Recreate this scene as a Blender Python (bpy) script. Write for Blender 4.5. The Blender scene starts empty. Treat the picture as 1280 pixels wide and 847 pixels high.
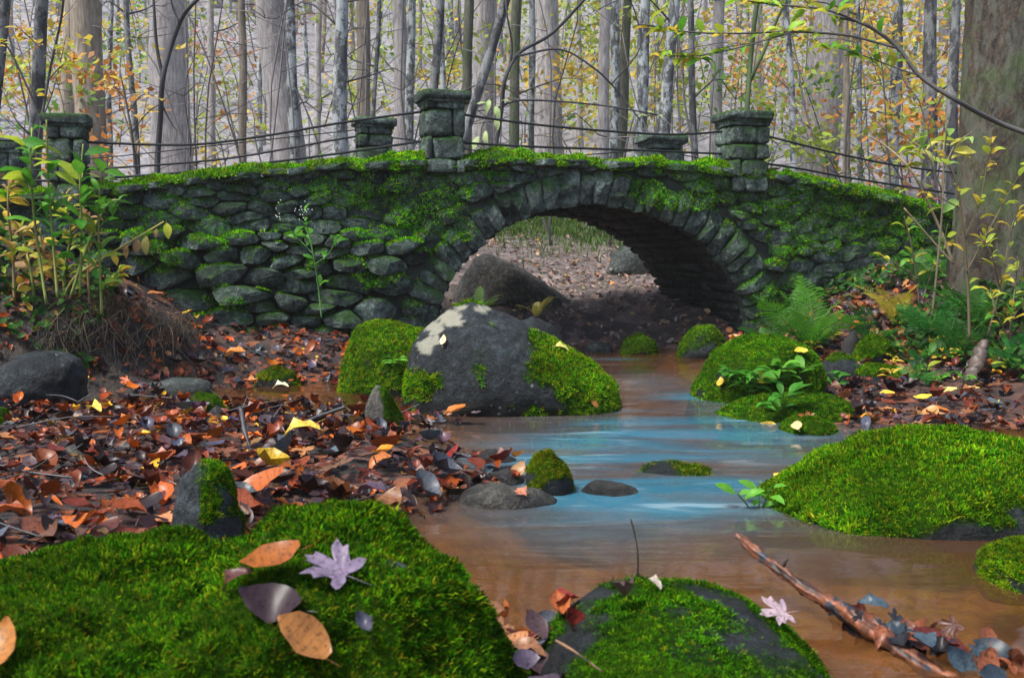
import bpy, math, random
import numpy as np
from mathutils import Vector, Matrix
R = math.radians
rng = np.random.default_rng(7)
random.seed(7)
sc = bpy.context.scene
col = sc.collection

# ------------------------------------------------------------------ camera, sky, sun, exposure
FPX, CX, CY, HOR = 1244.0, 640.0, 423.5, 315.0
CAMH = 1.0
PITCH = math.atan((CY - HOR) / FPX)
cam = bpy.data.cameras.new('camera')
cam_o = bpy.data.objects.new('camera', cam); col.objects.link(cam_o)
cam.lens = 36.0 * FPX / 1280.0; cam.sensor_width = 36.0; cam.sensor_fit = 'HORIZONTAL'
cam.clip_start = 0.05; cam.clip_end = 600
cam_o.location = (0, 0, CAMH); cam_o.rotation_euler = (math.pi / 2 - PITCH, 0, 0)
cam.dof.use_dof = True; cam.dof.focus_distance = 7.0; cam.dof.aperture_fstop = 6.3
sc.camera = cam_o

SUN_EL, SUN_AZ = 60.0, -122.0        # azimuth from +Y, clockwise
world = bpy.data.worlds.new('World'); sc.world = world; world.use_nodes = True
wn = world.node_tree; wn.nodes.clear()
wo = wn.nodes.new('ShaderNodeOutputWorld'); wb = wn.nodes.new('ShaderNodeBackground')
sky = wn.nodes.new('ShaderNodeTexSky'); sky.sky_type = 'NISHITA'; sky.sun_disc = False
sky.sun_elevation = R(SUN_EL); sky.sun_rotation = R(SUN_AZ)
sky.dust_density = 3.0; sky.air_density = 1.0; sky.ozone_density = 1.0
wb.inputs['Strength'].default_value = 0.07
wn.links.new(sky.outputs[0], wb.inputs[0]); wn.links.new(wb.outputs[0], wo.inputs[0])
sun = bpy.data.lights.new('sun', 'SUN'); sun.energy = 1.5; sun.angle = R(16); sun.color = (1, .97, .92)
sun_o = bpy.data.objects.new('sun', sun); col.objects.link(sun_o)
sd = Vector((math.sin(R(SUN_AZ)) * math.cos(R(SUN_EL)), math.cos(R(SUN_AZ)) * math.cos(R(SUN_EL)), math.sin(R(SUN_EL))))
sun_o.rotation_euler = (-sd).to_track_quat('-Z', 'Y').to_euler(); sun_o.location = (0, 0, 30)
vs = sc.view_settings; vs.view_transform = 'Standard'; vs.look = 'None'; vs.gamma = 1; vs.use_curve_mapping = False
vs.exposure = 1.97
cy = sc.cycles
cy.use_denoising = True; cy.max_bounces = 7; cy.diffuse_bounces = 3; cy.glossy_bounces = 3
cy.transmission_bounces = 4; cy.transparent_max_bounces = 8; cy.volume_bounces = 1
cy.caustics_reflective = False; cy.caustics_refractive = False; cy.sample_clamp_indirect = 4

# ------------------------------------------------------------------ geometry helpers
def P(px, py, d):
    """the point at world depth y = d on the line of sight through photograph pixel (px, py)"""
    dx, dy = (px - CX) / FPX, (CY - py) / FPX
    c, s = math.cos(PITCH), math.sin(PITCH)
    t = d / (c + dy * s)
    return np.array((dx * t, d, CAMH + t * (dy * c - s)))
def pix(p):
    p = np.atleast_2d(p); c, s = math.cos(PITCH), math.sin(PITCH)
    y, z = p[:, 1], p[:, 2] - CAMH
    f = y * c - z * s; u = y * s + z * c
    return np.stack([CX + FPX * p[:, 0] / f, CY - FPX * u / f], 1)

def _h(i, j, k, s):
    n = (i * 374761393 + j * 668265263 + k * 2147483647 + s * 1274126177) & 0xffffffff
    n = ((n ^ (n >> 13)) * 1274126177) & 0xffffffff
    n = ((n ^ (n >> 16)) * 2246822519) & 0xffffffff
    return ((n ^ (n >> 15)) & 0xffff) / 32767.5 - 1.0
def vnoise(p, s=0):
    p = np.asarray(p, float); i = np.floor(p).astype(np.int64); f = p - i; f = f * f * (3 - 2 * f)
    o = 0
    for a in (0, 1):
        for b in (0, 1):
            for c in (0, 1):
                w = (f[:, 0] if a else 1 - f[:, 0]) * (f[:, 1] if b else 1 - f[:, 1]) * (f[:, 2] if c else 1 - f[:, 2])
                o = o + w * _h(i[:, 0] + a, i[:, 1] + b, i[:, 2] + c, s)
    return o
def fbm(p, oc=4, s=0):
    o, a = 0, 1.0; p = np.asarray(p, float)
    for k in range(oc):
        o = o + a * vnoise(p * (2.03 ** k) + 17.3 * k, s + k); a *= .5
    return o

def mesh_np(name, V, F, smooth=True, colr=None):
    V = np.asarray(V, np.float32); F = np.asarray(F, np.int32)
    me = bpy.data.meshes.new(name)
    k = F.shape[1]
    me.vertices.add(len(V)); me.vertices.foreach_set('co', V.ravel())
    me.loops.add(F.size); me.loops.foreach_set('vertex_index', F.ravel())
    me.polygons.add(len(F)); me.polygons.foreach_set('loop_start', np.arange(0, F.size, k, dtype=np.int32))
    if smooth: me.polygons.foreach_set('use_smooth', np.ones(len(F), bool))
    if colr is not None:
        a = me.color_attributes.new('Col', 'FLOAT_COLOR', 'POINT')
        c4 = np.ones((len(V), 4), np.float32); c4[:, :3] = colr
        a.data.foreach_set('color', c4.ravel())
    me.update(calc_edges=True); me.validate()
    return me
def link(name, me, mat=None, parent=None, loc=(0, 0, 0), rot=None, scale=None):
    o = bpy.data.objects.new(name, me); col.objects.link(o); o.location = loc
    if rot is not None: o.rotation_euler = rot
    if scale is not None: o.scale = scale if hasattr(scale, '__len__') else (scale,) * 3
    if mat is not None and me is not None and not me.materials: me.materials.append(mat)
    if parent is not None: o.parent = parent
    return o
def tag(o, label=None, cat=None, group=None, kind=None):
    if label: o['label'] = label
    if cat: o['category'] = cat
    if group: o['group'] = group
    if kind: o['kind'] = kind
    return o
def thing(name, label, cat, loc=(0, 0, 0), rz=0, group=None):
    o = bpy.data.objects.new(name, None); col.objects.link(o); o.empty_display_size = .1
    o.location = loc; o.rotation_euler = (0, 0, rz)
    return tag(o, label, cat, group)

class Geo:
    """collects triangles of one mesh"""
    def __init__(s): s.V = []; s.F = []; s.C = []; s.n = 0
    def add(s, V, F, c=None):
        V = np.asarray(V, float); F = np.asarray(F, int)
        if F.shape[1] == 4: F = np.concatenate([F[:, [0, 1, 2]], F[:, [0, 2, 3]]])
        s.V.append(V); s.F.append(F + s.n); s.n += len(V)
        c = np.array((1, 1, 1.)) if c is None else np.asarray(c, float)
        s.C.append(np.broadcast_to(c, (len(V), 3)))
    def mesh(s, name, smooth=True):
        return mesh_np(name, np.concatenate(s.V), np.concatenate(s.F), smooth, np.concatenate(s.C))

def spline(pts, n):
    pts = np.asarray(pts, float)
    if len(pts) < 3:
        t = np.linspace(0, 1, n)[:, None]; return pts[0] * (1 - t) + pts[-1] * t
    q = np.vstack([2 * pts[0] - pts[1], pts, 2 * pts[-1] - pts[-2]])
    m = len(pts) - 1; T = np.linspace(0, m, n); i = np.minimum(T.astype(int), m - 1); t = (T - i)[:, None]
    p0, p1, p2, p3 = q[i], q[i + 1], q[i + 2], q[i + 3]
    return .5 * (2 * p1 + (p2 - p0) * t + (2 * p0 - 5 * p1 + 4 * p2 - p3) * t ** 2 + (3 * p1 - p0 - 3 * p2 + p3) * t ** 3)
def tube(pts, rad, sides=6, rough=0, seed=0, cap=True):
    pts = np.asarray(pts, float); n = len(pts)
    rad = np.broadcast_to(np.asarray(rad, float), (n,))
    T = np.gradient(pts, axis=0); T /= np.linalg.norm(T, axis=1)[:, None] + 1e-9
    ref = np.where(np.abs(T[:, :1]) < .8, np.array([[1., 0, 0]]), np.array([[0, 1., 0]])) if abs(T[:, 0]).max() > .8 else np.repeat([[1., 0, 0]], n, 0)
    if abs(T[:, 0]).max() > .8: ref = np.repeat([[0, 0.31, .95]], n, 0) if abs(T[:, 2]).max() < .9 else np.repeat([[0, 1., 0.]], n, 0)
    A = np.cross(T, ref); A /= np.linalg.norm(A, axis=1)[:, None] + 1e-9
    Bv = np.cross(T, A)
    th = np.linspace(0, 2 * math.pi, sides, endpoint=False)
    V = pts[:, None] + rad[:, None, None] * (np.cos(th)[None, :, None] * A[:, None] + np.sin(th)[None, :, None] * Bv[:, None])
    V = V.reshape(-1, 3)
    if rough:
        Nn = V - np.repeat(pts, sides, 0); l = np.linalg.norm(Nn, axis=1)[:, None] + 1e-9
        V = V + Nn / l * (rough * fbm(V * np.array((4, 4, 1.2)) + seed * 3.1, 3, seed))[:, None] * l * 1.0
    i = np.arange(n - 1)[:, None] * sides; j = np.arange(sides)[None]; k = (j + 1) % sides
    F = np.stack([i + j, i + k, i + sides + k, i + sides + j], -1).reshape(-1, 4)
    F = np.concatenate([F[:, [0, 1, 2]], F[:, [0, 2, 3]]])
    if cap:
        e = np.arange(1, sides - 1)
        F = np.concatenate([F, np.stack([e * 0, e + 1, e], 1), (n - 1) * sides + np.stack([e * 0, e, e + 1], 1)])
    return V, F
_ico = {}
def ico(s):
    if s not in _ico:
        import bmesh
        b = bmesh.new(); bmesh.ops.create_icosphere(b, subdivisions=s, radius=1)
        b.verts.ensure_lookup_table()
        _ico[s] = (np.array([v.co[:] for v in b.verts]), np.array([[v.index for v in f.verts] for f in b.faces])); b.free()
    return _ico[s]
def normals(V, F):
    n = np.cross(V[F[:, 1]] - V[F[:, 0]], V[F[:, 2]] - V[F[:, 0]])
    N = np.zeros_like(V)
    for k in range(3): np.add.at(N, F[:, k], n)
    return N / (np.linalg.norm(N, axis=1)[:, None] + 1e-12)
def sample(V, F, n, g=rng):
    t = V[F]; a = np.linalg.norm(np.cross(t[:, 1] - t[:, 0], t[:, 2] - t[:, 0]), axis=1)
    i = g.choice(len(F), n, p=a / a.sum())
    r1, r2 = np.sqrt(g.random(n)), g.random(n)
    N = normals(V, F)[F[i]]
    w = np.stack([1 - r1, r1 * (1 - r2), r1 * r2], 1)[:, :, None]
    q = (N * w).sum(1); q /= np.linalg.norm(q, axis=1)[:, None] + 1e-9
    return (t[i] * w).sum(1), q
def frames(N, yaw, tilt=0.0):
    """(n,3,3): columns x, y, z; z near N leaned by tilt, spun by yaw"""
    n = len(N)
    ref = np.where(np.abs(N[:, 2:3]) < .95, np.array([[0, 0, 1.]]), np.array([[1., 0, 0]]))
    a = np.cross(ref, N); a /= np.linalg.norm(a, axis=1)[:, None]; b = np.cross(N, a)
    x = a * np.cos(yaw)[:, None] + b * np.sin(yaw)[:, None]; y = np.cross(N, x)
    t = np.broadcast_to(tilt, (n,))[:, None]
    z = N * np.cos(t) + y * np.sin(t); y2 = np.cross(z, x)
    return np.stack([x, y2, z], -1)
def stamp(geo, T, TF, pts, M, s, colr):
    n, k = len(pts), len(T)
    s = np.asarray(s, float)
    TS = T[None] * (s[:, None, None] if s.ndim == 1 else s[:, None, :])
    V = np.einsum('nij,nkj->nki', M, TS) + pts[:, None]
    F = (np.arange(n)[:, None, None] * k + TF[None]).reshape(-1, 3)
    geo.add(V.reshape(-1, 3), F, np.repeat(colr, k, 0))
def palette(cols, w, n, jit=.2, g=rng):
    c = np.array(cols)[g.choice(len(cols), n, p=np.array(w) / sum(w))]
    return np.clip(c * (1 + jit * g.normal(size=(n, 1))) * (1 + jit * .35 * g.normal(size=(n, 3))), .003, .9)

# ------------------------------------------------------------------ materials
def nodes(name):
    m = bpy.data.materials.new(name); m.use_nodes = True
    t = m.node_tree; t.nodes.clear()
    out = t.nodes.new('ShaderNodeOutputMaterial'); b = t.nodes.new('ShaderNodeBsdfPrincipled')
    t.links.new(b.outputs[0], out.inputs[0])
    return m, t, b, out
class NT:
    def __init__(s, t): s.t = t
    def n(s, ty, **k):
        x = s.t.nodes.new(ty)
        for a, v in k.items(): setattr(x, a, v)
        return x
    def l(s, a, b): s.t.links.new(a, b)
    def pos(s, scale=(1, 1, 1), obj=False):
        v = s.n('ShaderNodeTexCoord').outputs['Object'] if obj else s.n('ShaderNodeNewGeometry').outputs['Position']
        m = s.n('ShaderNodeMapping'); m.inputs['Scale'].default_value = scale; s.l(v, m.inputs[0]); return m.outputs[0]
    def noise(s, vec, scale, detail=5, rough=.6, dist=0):
        x = s.n('ShaderNodeTexNoise'); x.inputs['Scale'].default_value = scale; x.inputs['Detail'].default_value = detail
        x.inputs['Roughness'].default_value = rough; x.inputs['Distortion'].default_value = dist
        if vec is not None: s.l(vec, x.inputs['Vector'])
        return x.outputs['Fac']
    def vor(s, vec, scale, feature='F1', out='Distance'):
        x = s.n('ShaderNodeTexVoronoi', feature=feature); x.inputs['Scale'].default_value = scale
        if vec is not None: s.l(vec, x.inputs['Vector'])
        return x.outputs[out]
    def ramp(s, f, stops, interp='LINEAR'):
        x = s.n('ShaderNodeValToRGB'); e = x.color_ramp.elements; x.color_ramp.interpolation = interp
        while len(e) < len(stops): e.new(.5)
        for q, (p, c) in zip(e, stops):
            q.position = p; q.color = (*c, 1) if hasattr(c, '__len__') else (c, c, c, 1)
        s.l(f, x.inputs[0]); return x.outputs[0]
    def mix(s, f, a, b, mode='MIX'):
        x = s.n('ShaderNodeMix', data_type='RGBA', blend_type=mode)
        for v, i in ((f, 0), (a, 6), (b, 7)):
            if hasattr(v, 'links'): s.l(v, x.inputs[i])
            else: x.inputs[i].default_value = (*v, 1) if hasattr(v, '__len__') else v
        return x.outputs[2]
    def math(s, op, a, b=0.0, clamp=False):
        x = s.n('ShaderNodeMath', operation=op, use_clamp=clamp)
        for v, i in ((a, 0), (b, 1)):
            if hasattr(v, 'links'): s.l(v, x.inputs[i])
            else: x.inputs[i].default_value = v
        return x.outputs[0]
    def attr(s): return s.n('ShaderNodeVertexColor', layer_name='Col').outputs[0]
    def sep(s, c):
        x = s.n('ShaderNodeSeparateColor'); s.l(c, x.inputs[0]); return x.outputs
    def bump(s, h, b, strength=.5, dist=.02):
        x = s.n('ShaderNodeBump'); x.inputs['Strength'].default_value = strength; x.inputs['Distance'].default_value = dist
        s.l(h, x.inputs['Height']); s.l(x.outputs[0], b.inputs['Normal'])
    def upz(s):
        return s.n('ShaderNodeSeparateXYZ'), s.n('ShaderNodeNewGeometry')

def mat_rock(name, dark, light, mossc=(.045, .11, .008), wet=.45, attr=True, scale=1.0, film=.0):
    m, t, b, _ = nodes(name); N = NT(t)
    p = N.pos()
    n1 = N.noise(p, 3.2 * scale, 8, .65, .3); n2 = N.noise(p, 22 * scale, 6, .7); n3 = N.noise(p, 90 * scale, 4, .7)
    base = N.mix(N.ramp(n1, [(.32, 0), (.68, 1)]), dark, light)
    base = N.mix(1.0, base, N.ramp(n2, [(.3, .25), (.5, .8), (.68, 1.9)]), 'MULTIPLY')
    base = N.mix(.9, base, N.ramp(n3, [(.32, .35), (.66, 1.7)]), 'MULTIPLY')
    fl_ = N.ramp(N.noise(p, 38 * scale, 3, .8), [(.62, 0), (.7, .6)])
    base = N.mix(fl_, base, light)
    # pale lichen specks
    v = N.vor(p, 17 * scale); sp = N.math('MULTIPLY', N.ramp(v, [(.13, 1), (.2, 0)]), N.ramp(N.noise(p, 2.6, 3), [(.56, 0), (.64, 1)]))
    base = N.mix(sp, base, (.26, .30, .27))
    rnd = N.n('ShaderNodeObjectInfo').outputs['Random']
    base = N.mix(1.0, base, N.ramp(rnd, [(0, .62), (1, 1.3)]), 'MULTIPLY')
    sx = N.n('ShaderNodeSeparateXYZ'); N.l(N.n('ShaderNodeNewGeometry').outputs['Normal'], sx.inputs[0])
    if film:
        up = N.math('ADD', N.math('MULTIPLY', sx.outputs[2], .45), N.noise(p, 2.3, 5, .7))
        f = N.ramp(up, [(.52, 0), (.78, film)])
        base = N.mix(f, base, N.mix(n2, (.012, .045, .004), (.045, .13, .008)))
    sp_ = N.n('ShaderNodeSeparateXYZ'); N.l(N.n('ShaderNodeNewGeometry').outputs['Position'], sp_.inputs[0])
    wl = N.n('ShaderNodeMapRange'); N.l(N.math('ADD', sp_.outputs[2], N.math('MULTIPLY', n2, -.05)), wl.inputs[0]); wl.inputs[1].default_value = .0; wl.inputs[2].default_value = .07; wl.inputs[3].default_value = .35; wl.inputs[4].default_value = 1
    base = N.mix(1.0, base, wl.outputs[0], 'MULTIPLY')      # damp stain at the waterline
    if attr:
        a = N.sep(N.attr())
        base = N.mix(a[1], base, N.mix(n3, (.20, .20, .155), (.40, .39, .30)))
        base = N.mix(a[0], base, N.mix(n2, (mossc[0] * .3, mossc[1] * .3, mossc[2] * .4), (mossc[0] * .8, mossc[1] * .75, mossc[2] * .6)))
        N.l(N.ramp(a[0], [(0, .28), (.6, 0)]), b.inputs['Specular IOR Level'])
    N.l(base, b.inputs['Base Color'])
    N.l(N.ramp(n1, [(.3, wet + .1), (.7, wet + .45)]), b.inputs['Roughness']); b.inputs['Specular IOR Level'].default_value = .14
    h = N.math('ADD', N.math('MULTIPLY', n2, .7), N.math('MULTIPLY', n3, .3))
    N.bump(h, b, 1.0, .05)
    return m
def mat_leaf(name, attr=True, trans=.35, rough=.45, vein=False, spec=.25):
    m, t, b, out = nodes(name); N = NT(t)
    c = N.attr() if attr else N.n('ShaderNodeObjectInfo').outputs['Color']
    p = N.pos()
    c = N.mix(.55, c, N.ramp(N.noise(p, 45, 4, .7), [(.25, .45), (.72, 1.35)]), 'MULTIPLY')
    if vein:
        q = N.n('ShaderNodeTexCoord').outputs['Object']
        w = N.n('ShaderNodeTexWave', wave_type='BANDS', bands_direction='Y'); w.inputs['Scale'].default_value = 2.2
        w.inputs['Distortion'].default_value = 1.2; N.l(q, w.inputs[0])
        c = N.mix(.35, c, N.ramp(w.outputs[1], [(0, .55), (.3, 1.1)]), 'MULTIPLY')
        c = N.mix(.8, c, N.ramp(N.noise(p, 110, 3, .6), [(.34, .25), (.46, 1.05)]), 'MULTIPLY')
    N.l(c, b.inputs['Base Color']); b.inputs['Roughness'].default_value = rough; b.inputs['Specular IOR Level'].default_value = spec
    if trans:
        tr = N.n('ShaderNodeBsdfTranslucent'); N.l(c, tr.inputs[0])
        mx = N.n('ShaderNodeMixShader'); mx.inputs[0].default_value = trans
        N.l(b.outputs[0], mx.inputs[1]); N.l(tr.outputs[0], mx.inputs[2]); N.l(mx.outputs[0], out.inputs[0])
    return m
def mat_bark(name, dark, light, mott=(.5, .52, .5), mo=.0, moss=.0, vs_=(9, 9, 1.6), sc_=1.0):
    m, t, b, _ = nodes(name); N = NT(t)
    p = N.pos(vs_); q = N.pos()
    rd = N.n('ShaderNodeObjectInfo').outputs['Random']
    n1 = N.noise(p, 2.2 * sc_, 7, .7, .6); n2 = N.noise(q, 2.4, 6, .65)
    c = N.mix(N.ramp(n1, [(.36, 0), (.62, 1)]), dark, light)
    c = N.mix(.5, c, N.ramp(n2, [(.3, .55), (.7, 1.25)]), 'MULTIPLY')
    if mo:
        f = N.math('MULTIPLY', N.ramp(N.noise(N.pos((1, 1, .55)), 5.5, 6, .75), [(.47, 0), (.55, 1)]), mo)
        c = N.mix(f, c, mott)
    if moss:
        f = N.math('MULTIPLY', N.ramp(N.noise(q, 1.7, 6, .7), [(.46, 0), (.62, 1)]), moss)
        c = N.mix(f, c, (.05, .085, .02))
    c = N.mix(1.0, c, N.ramp(rd, [(0, .8), (1, 1.15)]), 'MULTIPLY')
    N.l(c, b.inputs['Base Color']); b.inputs['Roughness'].default_value = .85
    N.bump(n1, b, .9, .03)
    return m
def mat_attr(name, rough=.8, nz=.4, scale=14):
    m, t, b, _ = nodes(name); N = NT(t)
    c = N.mix(nz, N.attr(), N.ramp(N.noise(N.pos(), scale, 5, .7), [(.25, .4), (.75, 1.4)]), 'MULTIPLY')
    N.l(c, b.inputs['Base Color']); b.inputs['Roughness'].default_value = rough
    return m
def mat_plain(name, c, rough=.6, nz=.5, scale=18, metal=0, bump=.3):
    m, t, b, _ = nodes(name); N = NT(t)
    n = N.noise(N.pos(), scale, 6, .7)
    N.l(N.mix(nz, c, N.ramp(n, [(.25, .4), (.75, 1.5)]), 'MULTIPLY'), b.inputs['Base Color'])
    b.inputs['Roughness'].default_value = rough; b.inputs['Metallic'].default_value = metal
    N.bump(n, b, bump, .01)
    return m
M = {}
M['rock'] = mat_rock('rock', (.018, .024, .024), (.10, .115, .108))
M['rock_dark'] = mat_rock('rock_dark', (.005, .0075, .009), (.034, .043, .047), wet=.36)
M['rock_wet'] = mat_rock('rock_wet', (.025, .027, .027), (.13, .122, .10), wet=.2)
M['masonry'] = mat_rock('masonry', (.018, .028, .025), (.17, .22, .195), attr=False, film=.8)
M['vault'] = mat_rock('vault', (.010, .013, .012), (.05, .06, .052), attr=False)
M['mortar'] = mat_plain('mortar', (.030, .039, .031), .95, .8, 9)
M['iron'] = mat_plain('iron', (.012, .013, .016), .5, .4, 30, .3)
M['soil'] = mat_plain('soil', (.035, .026, .019), .95, .8, 12)
M['moss'] = mat_leaf('moss_sprigs', True, .35, .9, False, .03)
M['litter'] = mat_leaf('leaf_litter', True, .12, .36, False, .28)
M['leaf'] = mat_leaf('single_leaf', False, .15, .36, True)
M['green'] = mat_leaf('living_leaf', False, .45, .45)
M['greena'] = mat_leaf('living_leaf_mass', True, .45, .5)
M['wood'] = mat_attr('twig_wood', .8)
M['straw'] = mat_attr('dry_straw', .7, .3)
M['wet_wood'] = mat_attr('wet_wood', .55, 1.0, 90)
M['bark_pale'] = mat_bark('bark_pale', (.20, .185, .18), (.46, .43, .42))
M['bark_tan'] = mat_bark('bark_tan', (.14, .115, .085), (.36, .305, .235))
M['bark_dark'] = mat_bark('bark_dark', (.014, .015, .017), (.065, .068, .07), mo=.3)
M['bark_mottled'] = mat_bark('bark_mottled', (.03, .034, .036), (.12, .125, .125), (.42, .46, .46), .85)
M['bark_green'] = mat_bark('bark_green', (.05, .055, .035), (.17, .17, .125), moss=.8)
M['bark_big'] = mat_bark('bark_big', (.012, .009, .007), (.075, .050, .031), (.13, .14, .11), .45, .9, (5, 5, 2.2), 2.2)

# ------------------------------------------------------------------ terrain
AXIS = R(16); BY0 = 9.3; BW = 1.9          # bridge: front face passes (0, BY0), turned by AXIS
ux, uy = math.cos(AXIS), math.sin(AXIS)
CP = []
for x, y in ((1.0,10.4),(1.1,9.5),(1.25,8.6),(1.3,7.6),(1.2,6.7),(.5,5.6),(1.4,5.6),(.3,5),(1.0,4.8),(.3,4.2),(.25,3.4),(1,4),(1,3.2),(.6,2.6),
             (1.4,2.5),(2,2.5),(2.2,3.2),(.3,2.2),(.4,1.4),(1.5,1.4),(2.8,2.4),(1.7,4.4),(2.2,4.2),(0.2,9.9)): CP.append((x, y, -.2))
CP += [(1.98,5.6,.0),(2.6,5.7,.0),(3.4,6,.06),(2.5,6.7,.06),(3.3,7.3,.09),(3.73,7.6,.30),(3.36,8.2,.31),(2.66,9.2,.37),(3.73,8.6,.55),(4.1,8.5,.72),
       (2.97,8.8,.33),(2.54,7.9,.10),(2.2,7.2,.0),(3.6,4.6,.03),(5,5,.3),(5,3,.2),(6,8,1.0),(5,9.4,1.15),(2.35,9.9,.2),(2.0,8.6,.05),
       (1.3,10.9,.22),(.8,10.9,.16),(1.4,12.5,.62),(1.5,15.5,1.06),(0,13.5,.85),(2.2,10.6,.3),(2.3,12.5,.68),(-.6,10.3,.15),(-1,10.9,.4),(-2,11.5,.9),(-3,12,1.2),
       (-2.75,6.9,.02),(-3.0,7.45,.5),(-3.6,7.3,.72),(-3.6,6.6,.2),(-4.6,7,1.0),(-2.3,7.4,.07),(-2.4,8.4,.36),(-1.5,8.2,.17),(-1.5,8.8,.3),(-.8,8.7,.15),(-.3,8.6,.02),
       (-1.2,7.25,-.11),(-1.8,7.2,-.10),(-2.2,7.05,-.07),(-1.5,6.85,-.08),(-.9,6.6,-.12),(-.7,7.6,-.1),(-.3,6.2,-.12),(-1,5.5,.03),(-.5,5.1,.0),(-2,6,.04),(-3,6,.06),(-1,4.5,.04),(-.2,4.45,.02),(-.12,4.15,.0),(.12,4.3,-.06),(-2,4.5,.05),(-3,4.5,.1),
       (-1.5,3.6,.03),(-.7,3.8,.0),(-2.5,3.3,.08),(-1,3,.0),(-.45,3.2,-.08),(-4.5,5,.35),(-4.5,3,.3),(-5,6.4,.9),(-1.5,2,.0),(-.5,1.8,-.05),(.3,1.5,-.15),(-2.5,1.5,.1),
       (-2,0,.1),(0,0,-.1),(2,0,-.1),(3.6,1.4,.1),(4,0,.3),(-4,0,.5),(0,-4,0),(5,-4,.8),(-5,-4,.8),(-4.8,9.3,1.35),(-5,11,1.45),(5.2,11.3,1.2),(5,12.6,1.4),(3.4,11.5,.7),(3.4,13,1.0),
       (-3.3,9.6,.9),(9,0,1.4),(-9,0,1.5),(9,7,1.6),(-9,7,1.7),(9,14,1.7),(-9,14,1.7),(-3,15,1.4),(4.5,15.5,1.3),(0,19,1.8),(-6,19,1.9),(6,19,1.9)]
CP = np.array(CP)
def _tps():
    X = CP[:, :2]; n = len(X)
    r = np.linalg.norm(X[:, None] - X[None], axis=2)
    K = np.where(r > 0, r ** 2 * np.log(r + 1e-12), 0) + np.eye(n) * .02
    A = np.zeros((n + 3, n + 3)); A[:n, :n] = K; A[:n, n] = 1; A[:n, n + 1:] = X; A[n, :n] = 1; A[n + 1:, :n] = X.T
    return np.linalg.solve(A, np.concatenate([CP[:, 2], [0, 0, 0]]))
_w = _tps()
def ground(x, y, fine=True):
    x = np.atleast_1d(np.asarray(x, float)); y = np.atleast_1d(np.asarray(y, float))
    xc, yc = np.clip(x, -9, 9), np.clip(y, -5, 19)
    out = np.zeros_like(x)
    for s in range(0, len(x), 20000):
        q = np.stack([xc[s:s + 20000], yc[s:s + 20000]], 1)
        r = np.linalg.norm(q[:, None] - CP[None, :, :2], axis=2)
        out[s:s + 20000] = (np.where(r > 0, r ** 2 * np.log(r + 1e-12), 0) @ _w[:len(CP)]) + _w[-3] + q @ _w[-2:]
    far = np.interp(y, [0, 14, 18, 22, 30, 45, 70, 110, 160], [.6, 1.1, 1.75, 2.5, 4.3, 10, 22, 40, 58]) + .8 * vnoise(np.stack([x * .09, y * .09, x * 0], 1), 5) * np.clip((y - 16) / 12, 0, 1)
    far = far + np.clip(np.abs(x) - 9, 0, 40) * .12 - np.clip((x - 8) / 40, 0, 1) * np.clip((y - 40) / 60, 0, 1) * 9
    t = np.clip((y - 14) / 5, 0, 1); t2 = np.clip((np.abs(x) - 6.5) / 2.5, 0, 1)
    t = np.maximum(t * t * (3 - 2 * t), t2 * .0)
    out = out * (1 - t) + far * t + np.clip(np.abs(x) - 9, 0, 40) * .12 * (1 - t)
    if fine:
        q = np.stack([x, y, out * 0], 1)
        out = out + .05 * fbm(q * 1.6, 3, 11) * np.clip((out + .3) * 2.0, .3, 1) + .018 * fbm(q * 7, 3, 23)
    return out
def gz(x, y): return float(ground([x], [y])[0])

def axis(dense_lo, dense_hi, step, lo, hi, grow=1.16):
    a = list(np.arange(dense_lo, dense_hi, step)); s = step
    up = [a[-1]]
    while up[-1] < hi: s = min(s * grow, 3.5); up.append(up[-1] + s)
    s = step; dn = [a[0]]
    while dn[-1] > lo: s = min(s * grow, 3.5); dn.append(dn[-1] - s)
    return np.array(dn[:0:-1] + a + up[1:])
gx = axis(-5, 5.2, .055, -110, 110); gy = axis(1.5, 13, .055, -12, 150)
XX, YY = np.meshgrid(gx, gy); zz = ground(XX.ravel(), YY.ravel())
V = np.stack([XX.ravel(), YY.ravel(), zz], 1)
nx, ny = len(gx), len(gy)
i = (np.arange(ny - 1)[:, None] * nx + np.arange(nx - 1)[None]).ravel()
F = np.stack([i, i + 1, i + nx + 1, i + nx], 1)
# r: loose-soil bank face, g: grass behind the bridge
gcol = np.zeros((len(V), 3))
gcol[:, 0] = np.clip(1 - np.hypot((V[:, 0] + 3.05) / .75, (V[:, 1] - 7.1) / .6), 0, 1) > .05
gcol[:, 1] = np.clip(1 - np.hypot((V[:, 0] - 1.2) / 3.2, (V[:, 1] - 17.2) / 2.4), 0, 1)
m, t, b, _ = nodes('forest_floor'); N = NT(t)
p = N.pos(); sxyz = N.n('ShaderNodeSeparateXYZ'); N.l(N.n('ShaderNodeNewGeometry').outputs['Position'], sxyz.inputs[0])
vc = N.n('ShaderNodeTexVoronoi'); vc.inputs['Scale'].default_value = 9; N.l(p, vc.inputs[0])
rc = N.sep(vc.outputs['Color'])
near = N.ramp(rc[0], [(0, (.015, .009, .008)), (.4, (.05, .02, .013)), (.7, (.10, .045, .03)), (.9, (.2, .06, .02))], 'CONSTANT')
farn = N.ramp(rc[0], [(0, (.12, .095, .085)), (.4, (.20, .16, .145)), (.75, (.28, .22, .20))], 'CONSTANT')  # leaf colours beyond the bridge paled in place of daylight on that slope
farl = N.ramp(rc[0], [(0, (.17, .165, .175)), (.3, (.22, .215, .225)), (.55, (.26, .25, .262)), (.75, (.31, .30, .312)), (.95, (.33, .28, .21))], 'CONSTANT')  # far litter painted grey-lavender, the mist's pallor put into its colour
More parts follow.
